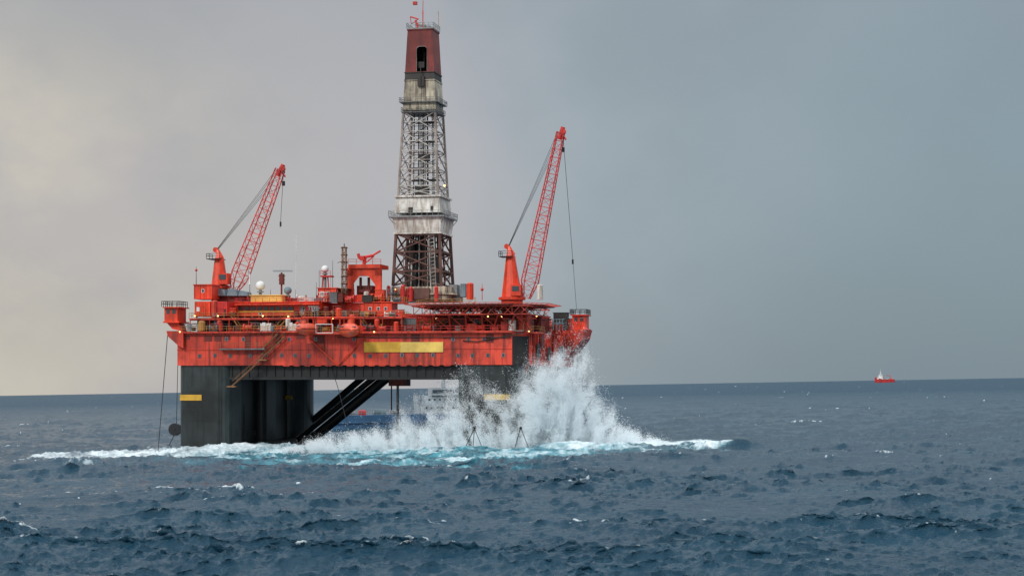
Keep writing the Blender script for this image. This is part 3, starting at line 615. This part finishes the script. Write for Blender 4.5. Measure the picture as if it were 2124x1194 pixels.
lifeboat(637,682,-3.2,1.0,-0.25,'red orange enclosed lifeboat hanging from davit on rig side')
lifeboat(724,684,-3.6,1.18,0.55,'larger red orange enclosed lifeboat hanging turned on davit')
def container(p0,p1,y0,y1,v,dep,mat,label):
    b=MB(); b.pb(p0,p1,y0,y1,v,v+dep); u0,u1=U(p0,v),U(p1,v); z0,z1=Zp(y1,(p0+p1)/2,v),Zp(y0,(p0+p1)/2,v)
    n=int((u1-u0)/0.3)
    for k in range(n): x=u0+(u1-u0)*(k+0.25)/n; b.box(x,x+0.12,v-0.06,v,z0+0.15,z1-0.15)
    for x in (u0,u1-0.15): b.box(x,x+0.15,v-0.1,v-0.001,z0,z1)
    c=b.obj('shipping_container',mat,None,label=label,cat='container',group='containers on the rig deck')
    xm=(u0+u1)/2
    for sg in (-1,1):
        k=MB(); k.box(xm+sg*0.55-0.5,xm+sg*0.55+0.5,v-0.14,v-0.07,z0+0.2,z1-0.2)
        for q in (.3,.7): k.tube((xm+sg*q,v-0.2,z0+0.2),(xm+sg*q,v-0.2,z1-0.2),0.04,4)
        k.obj('door',mat,c)
    k=MB(); k.box(u0+0.5,u0+1.2,v-0.2,v-0.145,z0+1.0,z0+1.9); k.obj('placard',CLEAN,c)
container(404,436,625,655,1.6,6,RED2,'red shipping container with white placard on rig deck')
container(438,471,625,655,1.8,6,CRR,'red shipping container beside another on rig deck')
container(540,562,670,687,0.6,2.2,WHITE,'small white container on the main deck')
container(596,622,671,687,0.6,2.2,WHITE,'small white container on the main deck')
# ================= ships
def ship(name,L,B,H,bow,hullm,topm,frame,label,psv=True,cat='ship'):
    e=bpy.data.objects.new(name,None); COL.objects.link(e); e.matrix_world=frame; ORG[e.name]=Vector((0,0,0)); e['label']=label; e['category']=cat
    st=[(-.5,.42,1),(-.48,.48,1),(-.2,.5,1),(.1,.5,1.0),(.25,.47,1.25),(.38,.33,1.5),(.46,.14,1.6),(.5,.02,1.65)]
    b=MB(); vs=[];n=len(st)
    for x,w,h in st:
        hh=H*h; rake=1 if x>0.3 else 0
        vs+=[(L*x-rake*L*0.03*(x-0.3)/0.2,-B*w*0.75,-2),(L*x-rake*L*.02,-B*w*0.96,0.2),(L*x,-B*w,hh),(L*x,B*w,hh),(L*x-rake*L*.02,B*w*0.96,0.2),(L*x-rake*L*.03*(x-0.3)/0.2,B*w*0.75,-2)]
    fs=[(i*6+k,(i+1)*6+k,(i+1)*6+k+1,i*6+k+1) for i in range(n-1) for k in range(5)]+[(0,1,2,3,4,5)]
    b.add(vs,fs); b.box(-L*.5,L*.2,-B*.5-.15,-B*.5,H*.45,H*.6)
    b.obj('hull',hullm,e,frame=frame)
    b=MB(); x0=L*(-.04 if psv else .08)
    b.box(x0,x0+L*.30,-B*.42,B*.42,H*1.02,H*1.02+3); b.box(x0+1,x0+L*.26,-B*.38,B*.38,H+3,H+5.8)
    if psv: b.box(x0+3,x0+L*.19,-B*.42,B*.42,H+5.8,H+8.2)
    else: b.box(x0+2,x0+L*.22,-B*.34,B*.34,H+5.8,H+8.4); b.box(x0+3,x0+L*.19,-B*.42,B*.42,H+8.4,H+11)
    sp=b.obj('superstructure',topm,e,frame=frame)
    for z,xa,xb,w in ((H+1.6,x0+1,x0+L*.29,.42),(H+4.2,x0+2,x0+L*.25,.38)):
        x=xa
        while x<xb-1: b=MB(); b.box(x,x+0.6,-B*w-.05,-B*w-.005,z,z+.6); b.obj('window',GLASS,sp,frame=frame); x+=1.7 if psv else 3.4
    tz=H+(8.2 if psv else 11); b=MB(); b.box(x0+3.3,x0+L*.19-.3,-B*.42-.05,-B*.42-.005,tz-1.7,tz-.6); b.obj('bridge_window',GLASS,sp,frame=frame)
    b=MB(); xm=x0+L*.12; rr=1 if psv else 4; th_=3.5 if psv else 8; b.truss((xm,0,tz),(xm,0,tz+th_),1.3*rr**.5,.6,8,.1*rr,.07*rr); b.tube((xm-2,0,tz+th_*.5),(xm+2,0,tz+th_*.5),.1*rr,4); b.tube((xm,0,tz+th_),(xm,0,tz+th_+3),.08*rr,4); b.obj('mast',topm,e,frame=frame)
    b=MB(); b.rail([(-L*.49,-B*.5,H),(x0-3,-B*.5,H)],1.3,.07); b.obj('railing',topm,e,frame=frame)
    b=MB(); b.rail([(L*.3,-B*.45,H*1.3),(L*.38,-B*.33,H*1.5)],1.2,.06); b.obj('railing',topm,e,frame=frame)
    if psv:
        for x,w,h,m in ((-.44,4,1.2,GREY),(-.36,2,1.5,CRR),(-.29,4,1.6,TEAL),(-.2,4,1.4,GREY)):
            c=MB(); c.box(L*x,L*x+w,-B*.3,B*.3,H,H+h); c.box(L*x-.1,L*x+w+.1,-B*.32,-B*.3,H+h*.45,H+h*.55)
            for k in range(4): c.box(L*x+w*k/4,L*x+w*k/4+.15,-B*.3-.08,-B*.3,H,H+h)
            c.obj('cargo_rack',m,e,frame=frame)
    else:
        c=MB(); c.tube((-L*.3,0,H),(-L*.3,0,H+7),.8,6); c.tube((-L*.3,0,H+6),(-L*.1,0,H+9),.6,6); c.box(-L*.34,-L*.26,-3,3,H,H+2); c.obj('deck_crane',CRR,e,frame=frame)
    for sg in (-1,1): c=MB(); c.tube((x0-1,sg*B*.3,H),(x0-1.4,sg*B*.3,H+6),.7,8); c.obj('funnel',topm if psv else hullm,e,frame=frame)
def groundpt(px,d): return Vector(((px-CX)/F*d, d-D0, 0))
ship('supply_vessel',62,14,4.6,1,BLUE,SHIPW,Matrix.Translation(groundpt(888,620))@Matrix.Rotation(math.radians(8),4,'Z'),'blue and white supply vessel floating beyond the rig')
REDS=paint('ship_red_paint',(0.50,0.03,0.03),(0.2,0.02,0.02),.3,.3)
ship('distant_ship',84,17,7,1,REDS,CLEAN,Matrix.Translation(groundpt(1835,8200))@Matrix.Rotation(math.radians(172),4,'Z')@Matrix.Diagonal((1.0,1,2.0,1)),'small red and white ship on the horizon',psv=False)
# ================= SEA
def tile(N,Lt,V,wd,seed,cut=0.0,spread=2):
    r=np.random.default_rng(seed); k=2*np.pi*np.fft.fftfreq(N,Lt/N); kx,ky=np.meshgrid(k,k,indexing='ij'); kk=np.hypot(kx,ky); kk[0,0]=1e-6
    Lw=V*V/9.81; ph=np.exp(-1/(kk*Lw)**2)/kk**3.5*(np.abs((kx*math.cos(wd)+ky*math.sin(wd))/kk)**spread+0.04)*np.exp(-(kk*cut)**2); ph[0,0]=0
    h=(r.normal(size=(N,N))+1j*r.normal(size=(N,N)))*np.sqrt(ph)
    H=np.fft.ifft2(h); hh=H.real; sd=hh.std(); 
    dx=np.fft.ifft2(1j*kx/kk*h).real/sd; dy=np.fft.ifft2(1j*ky/kk*h).real/sd
    J=np.fft.ifft2(kk*h).real; return hh/sd,dx,dy,J/J.std(),Lt
def samp(a,x,y,L):
    N=a.shape[0]; fx=(x/L*N)%N; fy=(y/L*N)%N; i=np.floor(fx).astype(int)%N; j=np.floor(fy).astype(int)%N; tx=fx-np.floor(fx); ty=fy-np.floor(fy); i1=(i+1)%N; j1=(j+1)%N
    return a[i,j]*(1-tx)*(1-ty)+a[i1,j]*tx*(1-ty)+a[i,j1]*(1-tx)*ty+a[i1,j1]*tx*ty
TA=tile(512,310,9.0,math.radians(72),1,0.12,4); TB=tile(512,127,5.2,math.radians(98),2,0.05,4); TC=tile(512,47,2.4,math.radians(78),3,0.012,3)
nt_=np.fft.fftfreq(512)*512; kx,ky=np.meshgrid(nt_,nt_,indexing='ij'); kk=np.hypot(kx,ky); kk[0,0]=1
NZ=np.fft.ifft2(np.fft.fft2(rng.normal(size=(512,512)))/kk**1.35*(kk>2.5)).real; NZ/=NZ.std()
dist=np.concatenate([np.geomspace(14,95,50)[:-1],1/np.linspace(1/95,1/30000,1050)])
ang=np.radians(np.linspace(-29,29,1800))
Dg,Ag=np.meshgrid(dist,ang,indexing='ij'); X=Dg*np.sin(Ag); Y=-D0+Dg*np.cos(Ag)
def rot(x,y,a): return x*math.cos(a)-y*math.sin(a),x*math.sin(a)+y*math.cos(a)
Z=np.zeros_like(X); OX=np.zeros_like(X); OY=np.zeros_like(X)
gust=np.clip(1+0.28*samp(NZ,X,Y,420),0.45,1.6)
for T,a,amp,ch in ((TA,0.0,0.38,1.2),(TB,0.23,0.22,1.1),(TC,-0.2,0.105,0.9)):
    fade=1.0 if T is TA else (gust if T is TB else np.clip(1.6-Dg/1200,0.35,1)*gust)
    x,y=rot(X,Y,a); h,dx,dy,J,Lt=T; Z+=samp(h,x,y,Lt)*amp*fade
    ddx,ddy=rot(samp(dx,x,y,Lt),samp(dy,x,y,Lt),-a); OX+=ddx*amp*ch*fade; OY+=ddy*amp*ch*fade
JJ=samp(TA[3],X,Y,310)*0.4+samp(TB[3],*rot(X,Y,0.23),127)*0.6
LOW=samp(NZ,X,Y,900)
fine=samp(NZ,X,Y,26)
cap=np.clip((JJ*0.9+samp(TA[0],X,Y,310)*0.35+LOW*0.25+fine*0.3-2.02)/0.9,0,1)
pth=[(60,945,1),(90,945,5),(200,946,9),(330,946,11),(420,943,13),(600,944,14),(800,948,16),(1000,943,17),(1200,928,13),(1350,923,9),(1480,921,7),(1530,921,1)]
cx_=[];cy_=[];cw_=[]
for px,py,hw in pth:
    hor=800-(px-CX)*math.tan(PHI); d=CAMH*F/(py-hor); cx_.append((px-CX)/F*d); cy_.append(d-D0); cw_.append((CAMH*F/(py-hw-hor)-CAMH*F/(py+hw-hor))/2)
YC=np.interp(X,cx_,cy_); HW=np.interp(X,cx_,cw_,left=0.01,right=0.01)
wob=samp(NZ,X,Y,120)*0.26+samp(NZ,X*1.0,Y*0.6,40)*0.2
band=np.clip(1.3-np.abs(Y-YC)/np.maximum(HW,0.1)+wob,0,1)*(HW>0.5)
near=np.exp(-((X+12)/28)**2-((Y+4)/12)**2)+0.9*np.exp(-((X+62)/14)**2-((Y-8)/9)**2)+0.6*np.exp(-((X-14)/12)**2-((Y-8)/20)**2)+.5*np.exp(-((X+45)/16)**2-((Y-18)/16)**2)
lt=np.exp(-((X+80)/17)**2)*band*0.9
rt=np.exp(-((X-36)/16)**2)*band*0.28
wake=np.clip(band+near*0.7,0,1)
pat=samp(NZ,X*0.6,Y*0.30,90)*0.6+samp(NZ,X*.7+50,Y*0.35,30)*0.4
foam=np.clip(wake*0.24+0.20*band*np.clip(pat,-1,1.3)+near*0.32+lt*.34+rt,0,0.72)
foam=np.maximum(foam,cap*0.60)
aqua=np.clip(wake*1.1*np.clip(0.75+pat*0.35,0,1)*np.exp(-((X+12)/58)**4),0,1)
Z+=band*0.25+0.4*np.clip(near,0,1)
OX=np.clip(OX,-3,3); OY=np.clip(OY,-3,3)
nr,nc=X.shape; co=np.stack([X+OX,Y+OY,Z],-1).reshape(-1,3).astype(np.float32)
idx=np.arange(nr*nc).reshape(nr,nc); q=np.stack([idx[:-1,:-1],idx[:-1,1:],idx[1:,1:],idx[1:,:-1]],-1).reshape(-1,4)
me=bpy.data.meshes.new('sea'); me.vertices.add(len(co)); me.vertices.foreach_set('co',co.ravel())
me.loops.add(q.size); me.loops.foreach_set('vertex_index',q.ravel().astype(np.int32)); me.polygons.add(len(q)); me.polygons.foreach_set('loop_start',np.arange(0,q.size,4,dtype=np.int32))
me.update(calc_edges=True); me.polygons.foreach_set('use_smooth',np.ones(len(q),dtype=bool))
farr=np.clip((Dg-350)/1800,0,1)**0.7
for nm,a in (('foam',foam),('aqua',aqua),('open_water_roughness',0.11+0.34*farr),('open_water_gloss',0.31-0.16*farr)):
    at=me.attributes.new(nm,'FLOAT','POINT'); at.data.foreach_set('value',a.ravel().astype(np.float32))
sea=bpy.data.objects.new('sea',me); COL.objects.link(sea); sea['kind']='structure'
m,nt,bs=newmat('sea_water'); L=nt.links
tc=nd(nt,'ShaderNodeTexCoord'); at=nd(nt,'ShaderNodeAttribute',attribute_name='foam'); aq=nd(nt,'ShaderNodeAttribute',attribute_name='aqua')
def noise(sc,det=6,rough=0.6,scale=(1,1,1),dist=0,ridged=False):
    mp=nd(nt,'ShaderNodeMapping'); mp.inputs['Scale'].default_value=scale; L.new(tc.outputs['Object'],mp.inputs[0])
    n=nd(nt,'ShaderNodeTexNoise')
    if ridged: n.noise_type='RIDGED_MULTIFRACTAL'
    n.inputs['Scale'].default_value=sc; n.inputs['Detail'].default_value=det; n.inputs['Roughness'].default_value=rough; n.inputs['Distortion'].default_value=dist; L.new(mp.outputs[0],n.inputs['Vector']); return n
nb=noise(1.5,6,0.62,(0.55,1,1),0.2); nl=noise(0.05,4)
bp=nd(nt,'ShaderNodeBump'); bp.inputs['Strength'].default_value=0.95; bp.inputs['Distance'].default_value=0.38; L.new(nb.outputs[0],bp.inputs['Height'])
rl=ramp(nt,0.3,0.7); L.new(nl.outputs[0],rl.inputs[0])
deep=mixc(nt,rl.outputs[0],(0.005,0.037,0.068),(0.010,0.051,0.087))
nq=noise(0.4,8,0.65,(.7,0.4,1),0.8); rq=ramp(nt,0.25,0.68); L.new(nq.outputs[0],rq.inputs[0])
mu=nd(nt,'ShaderNodeMath',operation='MULTIPLY'); L.new(aq.outputs['Fac'],mu.inputs[0]); L.new(rq.outputs[0],mu.inputs[1])
base=mixc(nt,mu.outputs[0],deep,(0.09,0.44,0.54))
a1_=nd(nt,'ShaderNodeAttribute',attribute_name='open_water_roughness'); a2_=nd(nt,'ShaderNodeAttribute',attribute_name='open_water_gloss')
L.new(a1_.outputs['Fac'],bs.inputs['Roughness']); L.new(a2_.outputs['Fac'],bs.inputs['Specular IOR Level'])
L.new(base,bs.inputs['Base Color']); bs.inputs['IOR'].default_value=1.33; L.new(bp.outputs[0],bs.inputs['Normal'])
nf=noise(0.9,10,0.78,(0.6,0.40,1),0.8)
ad=nd(nt,'ShaderNodeMath',operation='ADD'); L.new(nf.outputs[0],ad.inputs[0]); L.new(at.outputs['Fac'],ad.inputs[1])
sb=nd(nt,'ShaderNodeMath',operation='MULTIPLY'); L.new(ad.outputs[0],sb.inputs[0]); sb.inputs[1].default_value=0.8
rf=ramp(nt,0.57,1.04); L.new(sb.outputs[0],rf.inputs[0])
df=nd(nt,'ShaderNodeBsdfDiffuse'); df.inputs[0].default_value=(0.78,0.88,0.92,1); b2=nd(nt,'ShaderNodeBump'); b2.inputs['Distance'].default_value=0.25; L.new(nf.outputs[0],b2.inputs['Height']); L.new(b2.outputs[0],df.inputs['Normal'])
mx=nd(nt,'ShaderNodeMixShader'); L.new(rf.outputs[0],mx.inputs[0]); L.new(bs.outputs[0],mx.inputs[1]); L.new(df.outputs[0],mx.inputs[2]); L.new(mx.outputs[0],nt.nodes['Material Output'].inputs[0])
me.materials.append(m)
# ================= SPRAY (fine droplets)
prof=np.array([(-50,0.5),(-45.6,1.3),(-35.8,4.0),(-27.9,6.6),(-20,8.8),(-14,11.0),(-11,13.2),(-8,13.8),(-5,12.0),(-2.2,11.6),(0.8,13.8),(4.7,16.6),(9.7,18.4),(13.2,20.2),(15.3,19.5),(17,15.5),(19,11.0),(22.5,6),(27,2.6),(33,0.6)])
lat=rng.random((48,48,48)).astype(np.float32)
def vn(p):
    p=p%48; i=np.floor(p).astype(np.int32); t=p-i; t=t*t*(3-2*t); i=i%48; j=(i+1)%48; r=0
    for a in (0,1):
        for b_ in (0,1):
            for c in (0,1):
                w=(t[:,0] if a else 1-t[:,0])*(t[:,1] if b_ else 1-t[:,1])*(t[:,2] if c else 1-t[:,2])
                r=r+w*lat[(j if a else i)[:,0],(j if b_ else i)[:,1],(j if c else i)[:,2]]
    return r
def fb(p,s): return vn(p*s)*0.45+vn(p*s*2.1+7)*0.27+vn(p*s*4.3+3)*0.17+vn(p*s*9+5)*0.11
def spray(N,zmax,zpow):
    xx=rng.uniform(-50,33,N).astype(np.float32); h=np.interp(xx,prof[:,0],prof[:,1])
    zz=(rng.random(N)**zpow)*h*zmax
    k=rng.random(N)<h/20; xx,zz,h=xx[k],zz[k],h[k]; n=len(xx)
    yy=np.where(xx<2,rng.normal(-5.5,1.8,n),rng.normal(-6+np.clip((xx-2)*0.7,0,9),2.6,n))
    return np.stack([xx,yy,zz],-1),h
p,h=spray(3000000,1.35,1.0)
pw=p.copy(); pw[:,0]-= 0.28*p[:,2]*np.tanh((p[:,0]-2)/8)
n=fb(pw*np.array([1,0.25,0.5]),0.32); n2=fb(pw*np.array([1,0.2,0.42])+20,0.62); n3=fb(pw*np.array([1,0.3,0.6])+9,1.6)
rel=p[:,2]/(h*(0.22+1.55*n))
right=np.exp(-((p[:,0]-9)/7)**2); mid=np.exp(-((p[:,0]+9)/7)**2)
edge=np.clip(1.12-rel,0,1)
prob=edge**1.1*np.clip((n2*.6+n3*.4-0.38)*4.6,0.035,1)**1.6*(0.20+0.85*right+0.16*mid+0.95*np.exp(-p[:,2]/3.2))
NS=980000
sel=rng.choice(len(p),size=NS,p=prob/prob.sum()); jit=np.where(rng.random(NS)<0.12,0.7,0.09)[:,None]
p=p[sel]+rng.normal(0,1,(NS,3))*jit; p[:,2]=np.abs(p[:,2])
sz=np.clip(np.exp(rng.normal(math.log(0.053),0.28,NS)),0.02,0.11)
pb_,hb=spray(130000,1.45,0.75); nn=fb(pb_*np.array([1,.4,.6]),0.6); k=(rng.random(len(pb_))<np.clip((nn-0.47)*4,0,1)*np.clip(1.5-pb_[:,2]/hb,0,1)); pb_=pb_[k]; p=np.concatenate([p,pb_]); sz=np.concatenate([sz,np.clip(np.exp(rng.normal(math.log(0.07),0.3,len(pb_))),0.03,0.12)]); M_=len(p)
a=rng.normal(size=(M_,3)); a/=np.linalg.norm(a,axis=1)[:,None]; c=rng.normal(size=(M_,3)); c-=a*(a*c).sum(1)[:,None]; c/=np.linalg.norm(c,axis=1)[:,None]
vv=np.stack([p+a*sz[:,None],p+(-0.5*a+0.87*c)*sz[:,None],p+(-0.5*a-0.87*c)*sz[:,None]],1).reshape(-1,3).astype(np.float32)
me=bpy.data.meshes.new('sea_spray'); me.vertices.add(len(vv)); me.vertices.foreach_set('co',vv.ravel()); me.loops.add(3*M_); me.loops.foreach_set('vertex_index',np.arange(3*M_,dtype=np.int32)); me.polygons.add(M_); me.polygons.foreach_set('loop_start',np.arange(0,3*M_,3,dtype=np.int32)); me.update(calc_edges=True)
m=bpy.data.materials.new('spray_white'); m.use_nodes=True; nt=m.node_tree; nt.nodes.remove(nt.nodes['Principled BSDF'])
d1=nd(nt,'ShaderNodeBsdfDiffuse'); d1.inputs[0].default_value=(0.94,0.98,1.0,1); d2=nd(nt,'ShaderNodeBsdfTranslucent'); d2.inputs[0].default_value=(0.94,0.98,1.0,1); mx=nd(nt,'ShaderNodeMixShader'); mx.inputs[0].default_value=0.5
nt.links.new(d1.outputs[0],mx.inputs[1]); nt.links.new(d2.outputs[0],mx.inputs[2]); nt.links.new(mx.outputs[0],nt.nodes['Material Output'].inputs[0])
me.materials.append(m); ob=bpy.data.objects.new('sea_spray',me); COL.objects.link(ob); ob['kind']='stuff'; ob['label']='white sea spray thrown up by waves breaking on the rig'
# ================= WORLD
wd=bpy.data.worlds.new('World'); S.world=wd; wd.use_nodes=True; nt=wd.node_tree; L=nt.links; nt.nodes.clear()
def M(op,a,b_=None,cl=False):
    q=nd(nt,'ShaderNodeMath',operation=op); q.use_clamp=cl
    for i,x in ((0,a),(1,b_)):
        if x is None: continue
        if hasattr(x,'links'): L.new(x,q.inputs[i])
        else: q.inputs[i].default_value=x
    return q.outputs[0]
out=nd(nt,'ShaderNodeOutputWorld'); sky=nd(nt,'ShaderNodeTexSky',sky_type='NISHITA'); sky.sun_disc=False; sky.sun_elevation=math.radians(38); sky.sun_rotation=math.radians(215)
bg1=nd(nt,'ShaderNodeBackground'); L.new(sky.outputs[0],bg1.inputs[0]); bg1.inputs[1].default_value=0.08
tc=nd(nt,'ShaderNodeTexCoord'); sx=nd(nt,'ShaderNodeSeparateXYZ'); L.new(tc.outputs['Generated'],sx.inputs[0])
def mr(o,a,b_):
    q=nd(nt,'ShaderNodeMapRange'); q.interpolation_type='SMOOTHSTEP'; q.inputs[1].default_value=a; q.inputs[2].default_value=b_; L.new(o,q.inputs[0]); return q.outputs[0]
nz=nd(nt,'ShaderNodeTexNoise'); nz.inputs['Scale'].default_value=8; nz.inputs['Detail'].default_value=7; nz.inputs['Roughness'].default_value=0.52
mp=nd(nt,'ShaderNodeMapping'); mp.inputs['Scale'].default_value=(1,1,1.4); mp.inputs['Rotation'].default_value=(0,0.6,0); L.new(tc.outputs['Generated'],mp.inputs[0]); L.new(mp.outputs[0],nz.inputs['Vector'])
xw=M('ADD',sx.outputs[0],M('MULTIPLY',M('SUBTRACT',nz.outputs[0],0.5),0.14))
cr=nd(nt,'ShaderNodeValToRGB'); L.new(mr(xw,-0.27,0.27),cr.inputs[0]); e=cr.color_ramp.elements
e[0].position=0; e[0].color=(0.50,0.47,0.455,1); e[1].position=1; e[1].color=(0.25,0.325,0.37,1)
q=e.new(0.38); q.color=(0.455,0.455,0.48,1); q=e.new(0.6); q.color=(0.345,0.40,0.44,1)
lowr=M('MULTIPLY',M('SUBTRACT',1.0,mr(sx.outputs[2],0.0,0.12)),mr(sx.outputs[0],-0.06,0.18))
c2=mixc(nt,M('MULTIPLY',lowr,0.55),cr.outputs[0],(0.165,0.225,0.27))
topl=M('MULTIPLY',mr(sx.outputs[2],0.11,0.22),0.40)
c2=mixc(nt,topl,c2,(0.32,0.37,0.405))
nw=nd(nt,'ShaderNodeTexNoise'); nw.inputs['Scale'].default_value=11; nw.inputs['Detail'].default_value=6; nw.inputs['Roughness'].default_value=0.5; L.new(mp.outputs[0],nw.inputs['Vector'])
wf=M('MULTIPLY',mr(nw.outputs[0],0.40,0.62),M('MULTIPLY',M('SUBTRACT',1.0,mr(sx.outputs[0],-0.27,-0.10)),M('SUBTRACT',1.0,mr(sx.outputs[2],0.14,0.21))))
c2=mixc(nt,M('MULTIPLY',wf,0.75),c2,(0.64,0.595,0.50))
mott=M('MULTIPLY',mr(nz.outputs[0],0.42,0.68),0.18)
c2=mixc(nt,mott,c2,(0.24,0.26,0.29))
c2=mixc(nt,mr(sx.outputs[2],0.24,0.65),c2,(1.5,1.55,1.6))
bg2=nd(nt,'ShaderNodeBackground'); L.new(c2,bg2.inputs[0]); bg2.inputs[1].default_value=1.0
mx=nd(nt,'ShaderNodeMixShader'); mx.inputs[0].default_value=0.93; L.new(bg1.outputs[0],mx.inputs[1]); L.new(bg2.outputs[0],mx.inputs[2]); L.new(mx.outputs[0],out.inputs[0])
sl=bpy.data.lights.new('sun','SUN'); sl.energy=1.5; sl.angle=math.radians(10); sl.color=(1,0.95,0.88); so=bpy.data.objects.new('sun',sl); COL.objects.link(so)
az=math.radians(215); el=math.radians(38); dv=Vector((math.sin(az)*math.cos(el),math.cos(az)*math.cos(el),math.sin(el))); so.rotation_euler=dv.to_track_quat('Z','Y').to_euler(); so.location=dv*300
# ================= CAMERA
zx,zy_,zm=ZOOM
cam=bpy.data.cameras.new('camera'); cam.sensor_width=36; cam.lens=36*F/2124*zm; cam.shift_y=(CY-zy_)/2124*zm; cam.shift_x=(zx-CX)/2124*zm; cam.clip_start=1; cam.clip_end=60000
co_=bpy.data.objects.new('camera',cam); COL.objects.link(co_); co_.matrix_world=CAMM@Matrix.Rotation(math.radians(90),4,'X'); S.camera=co_
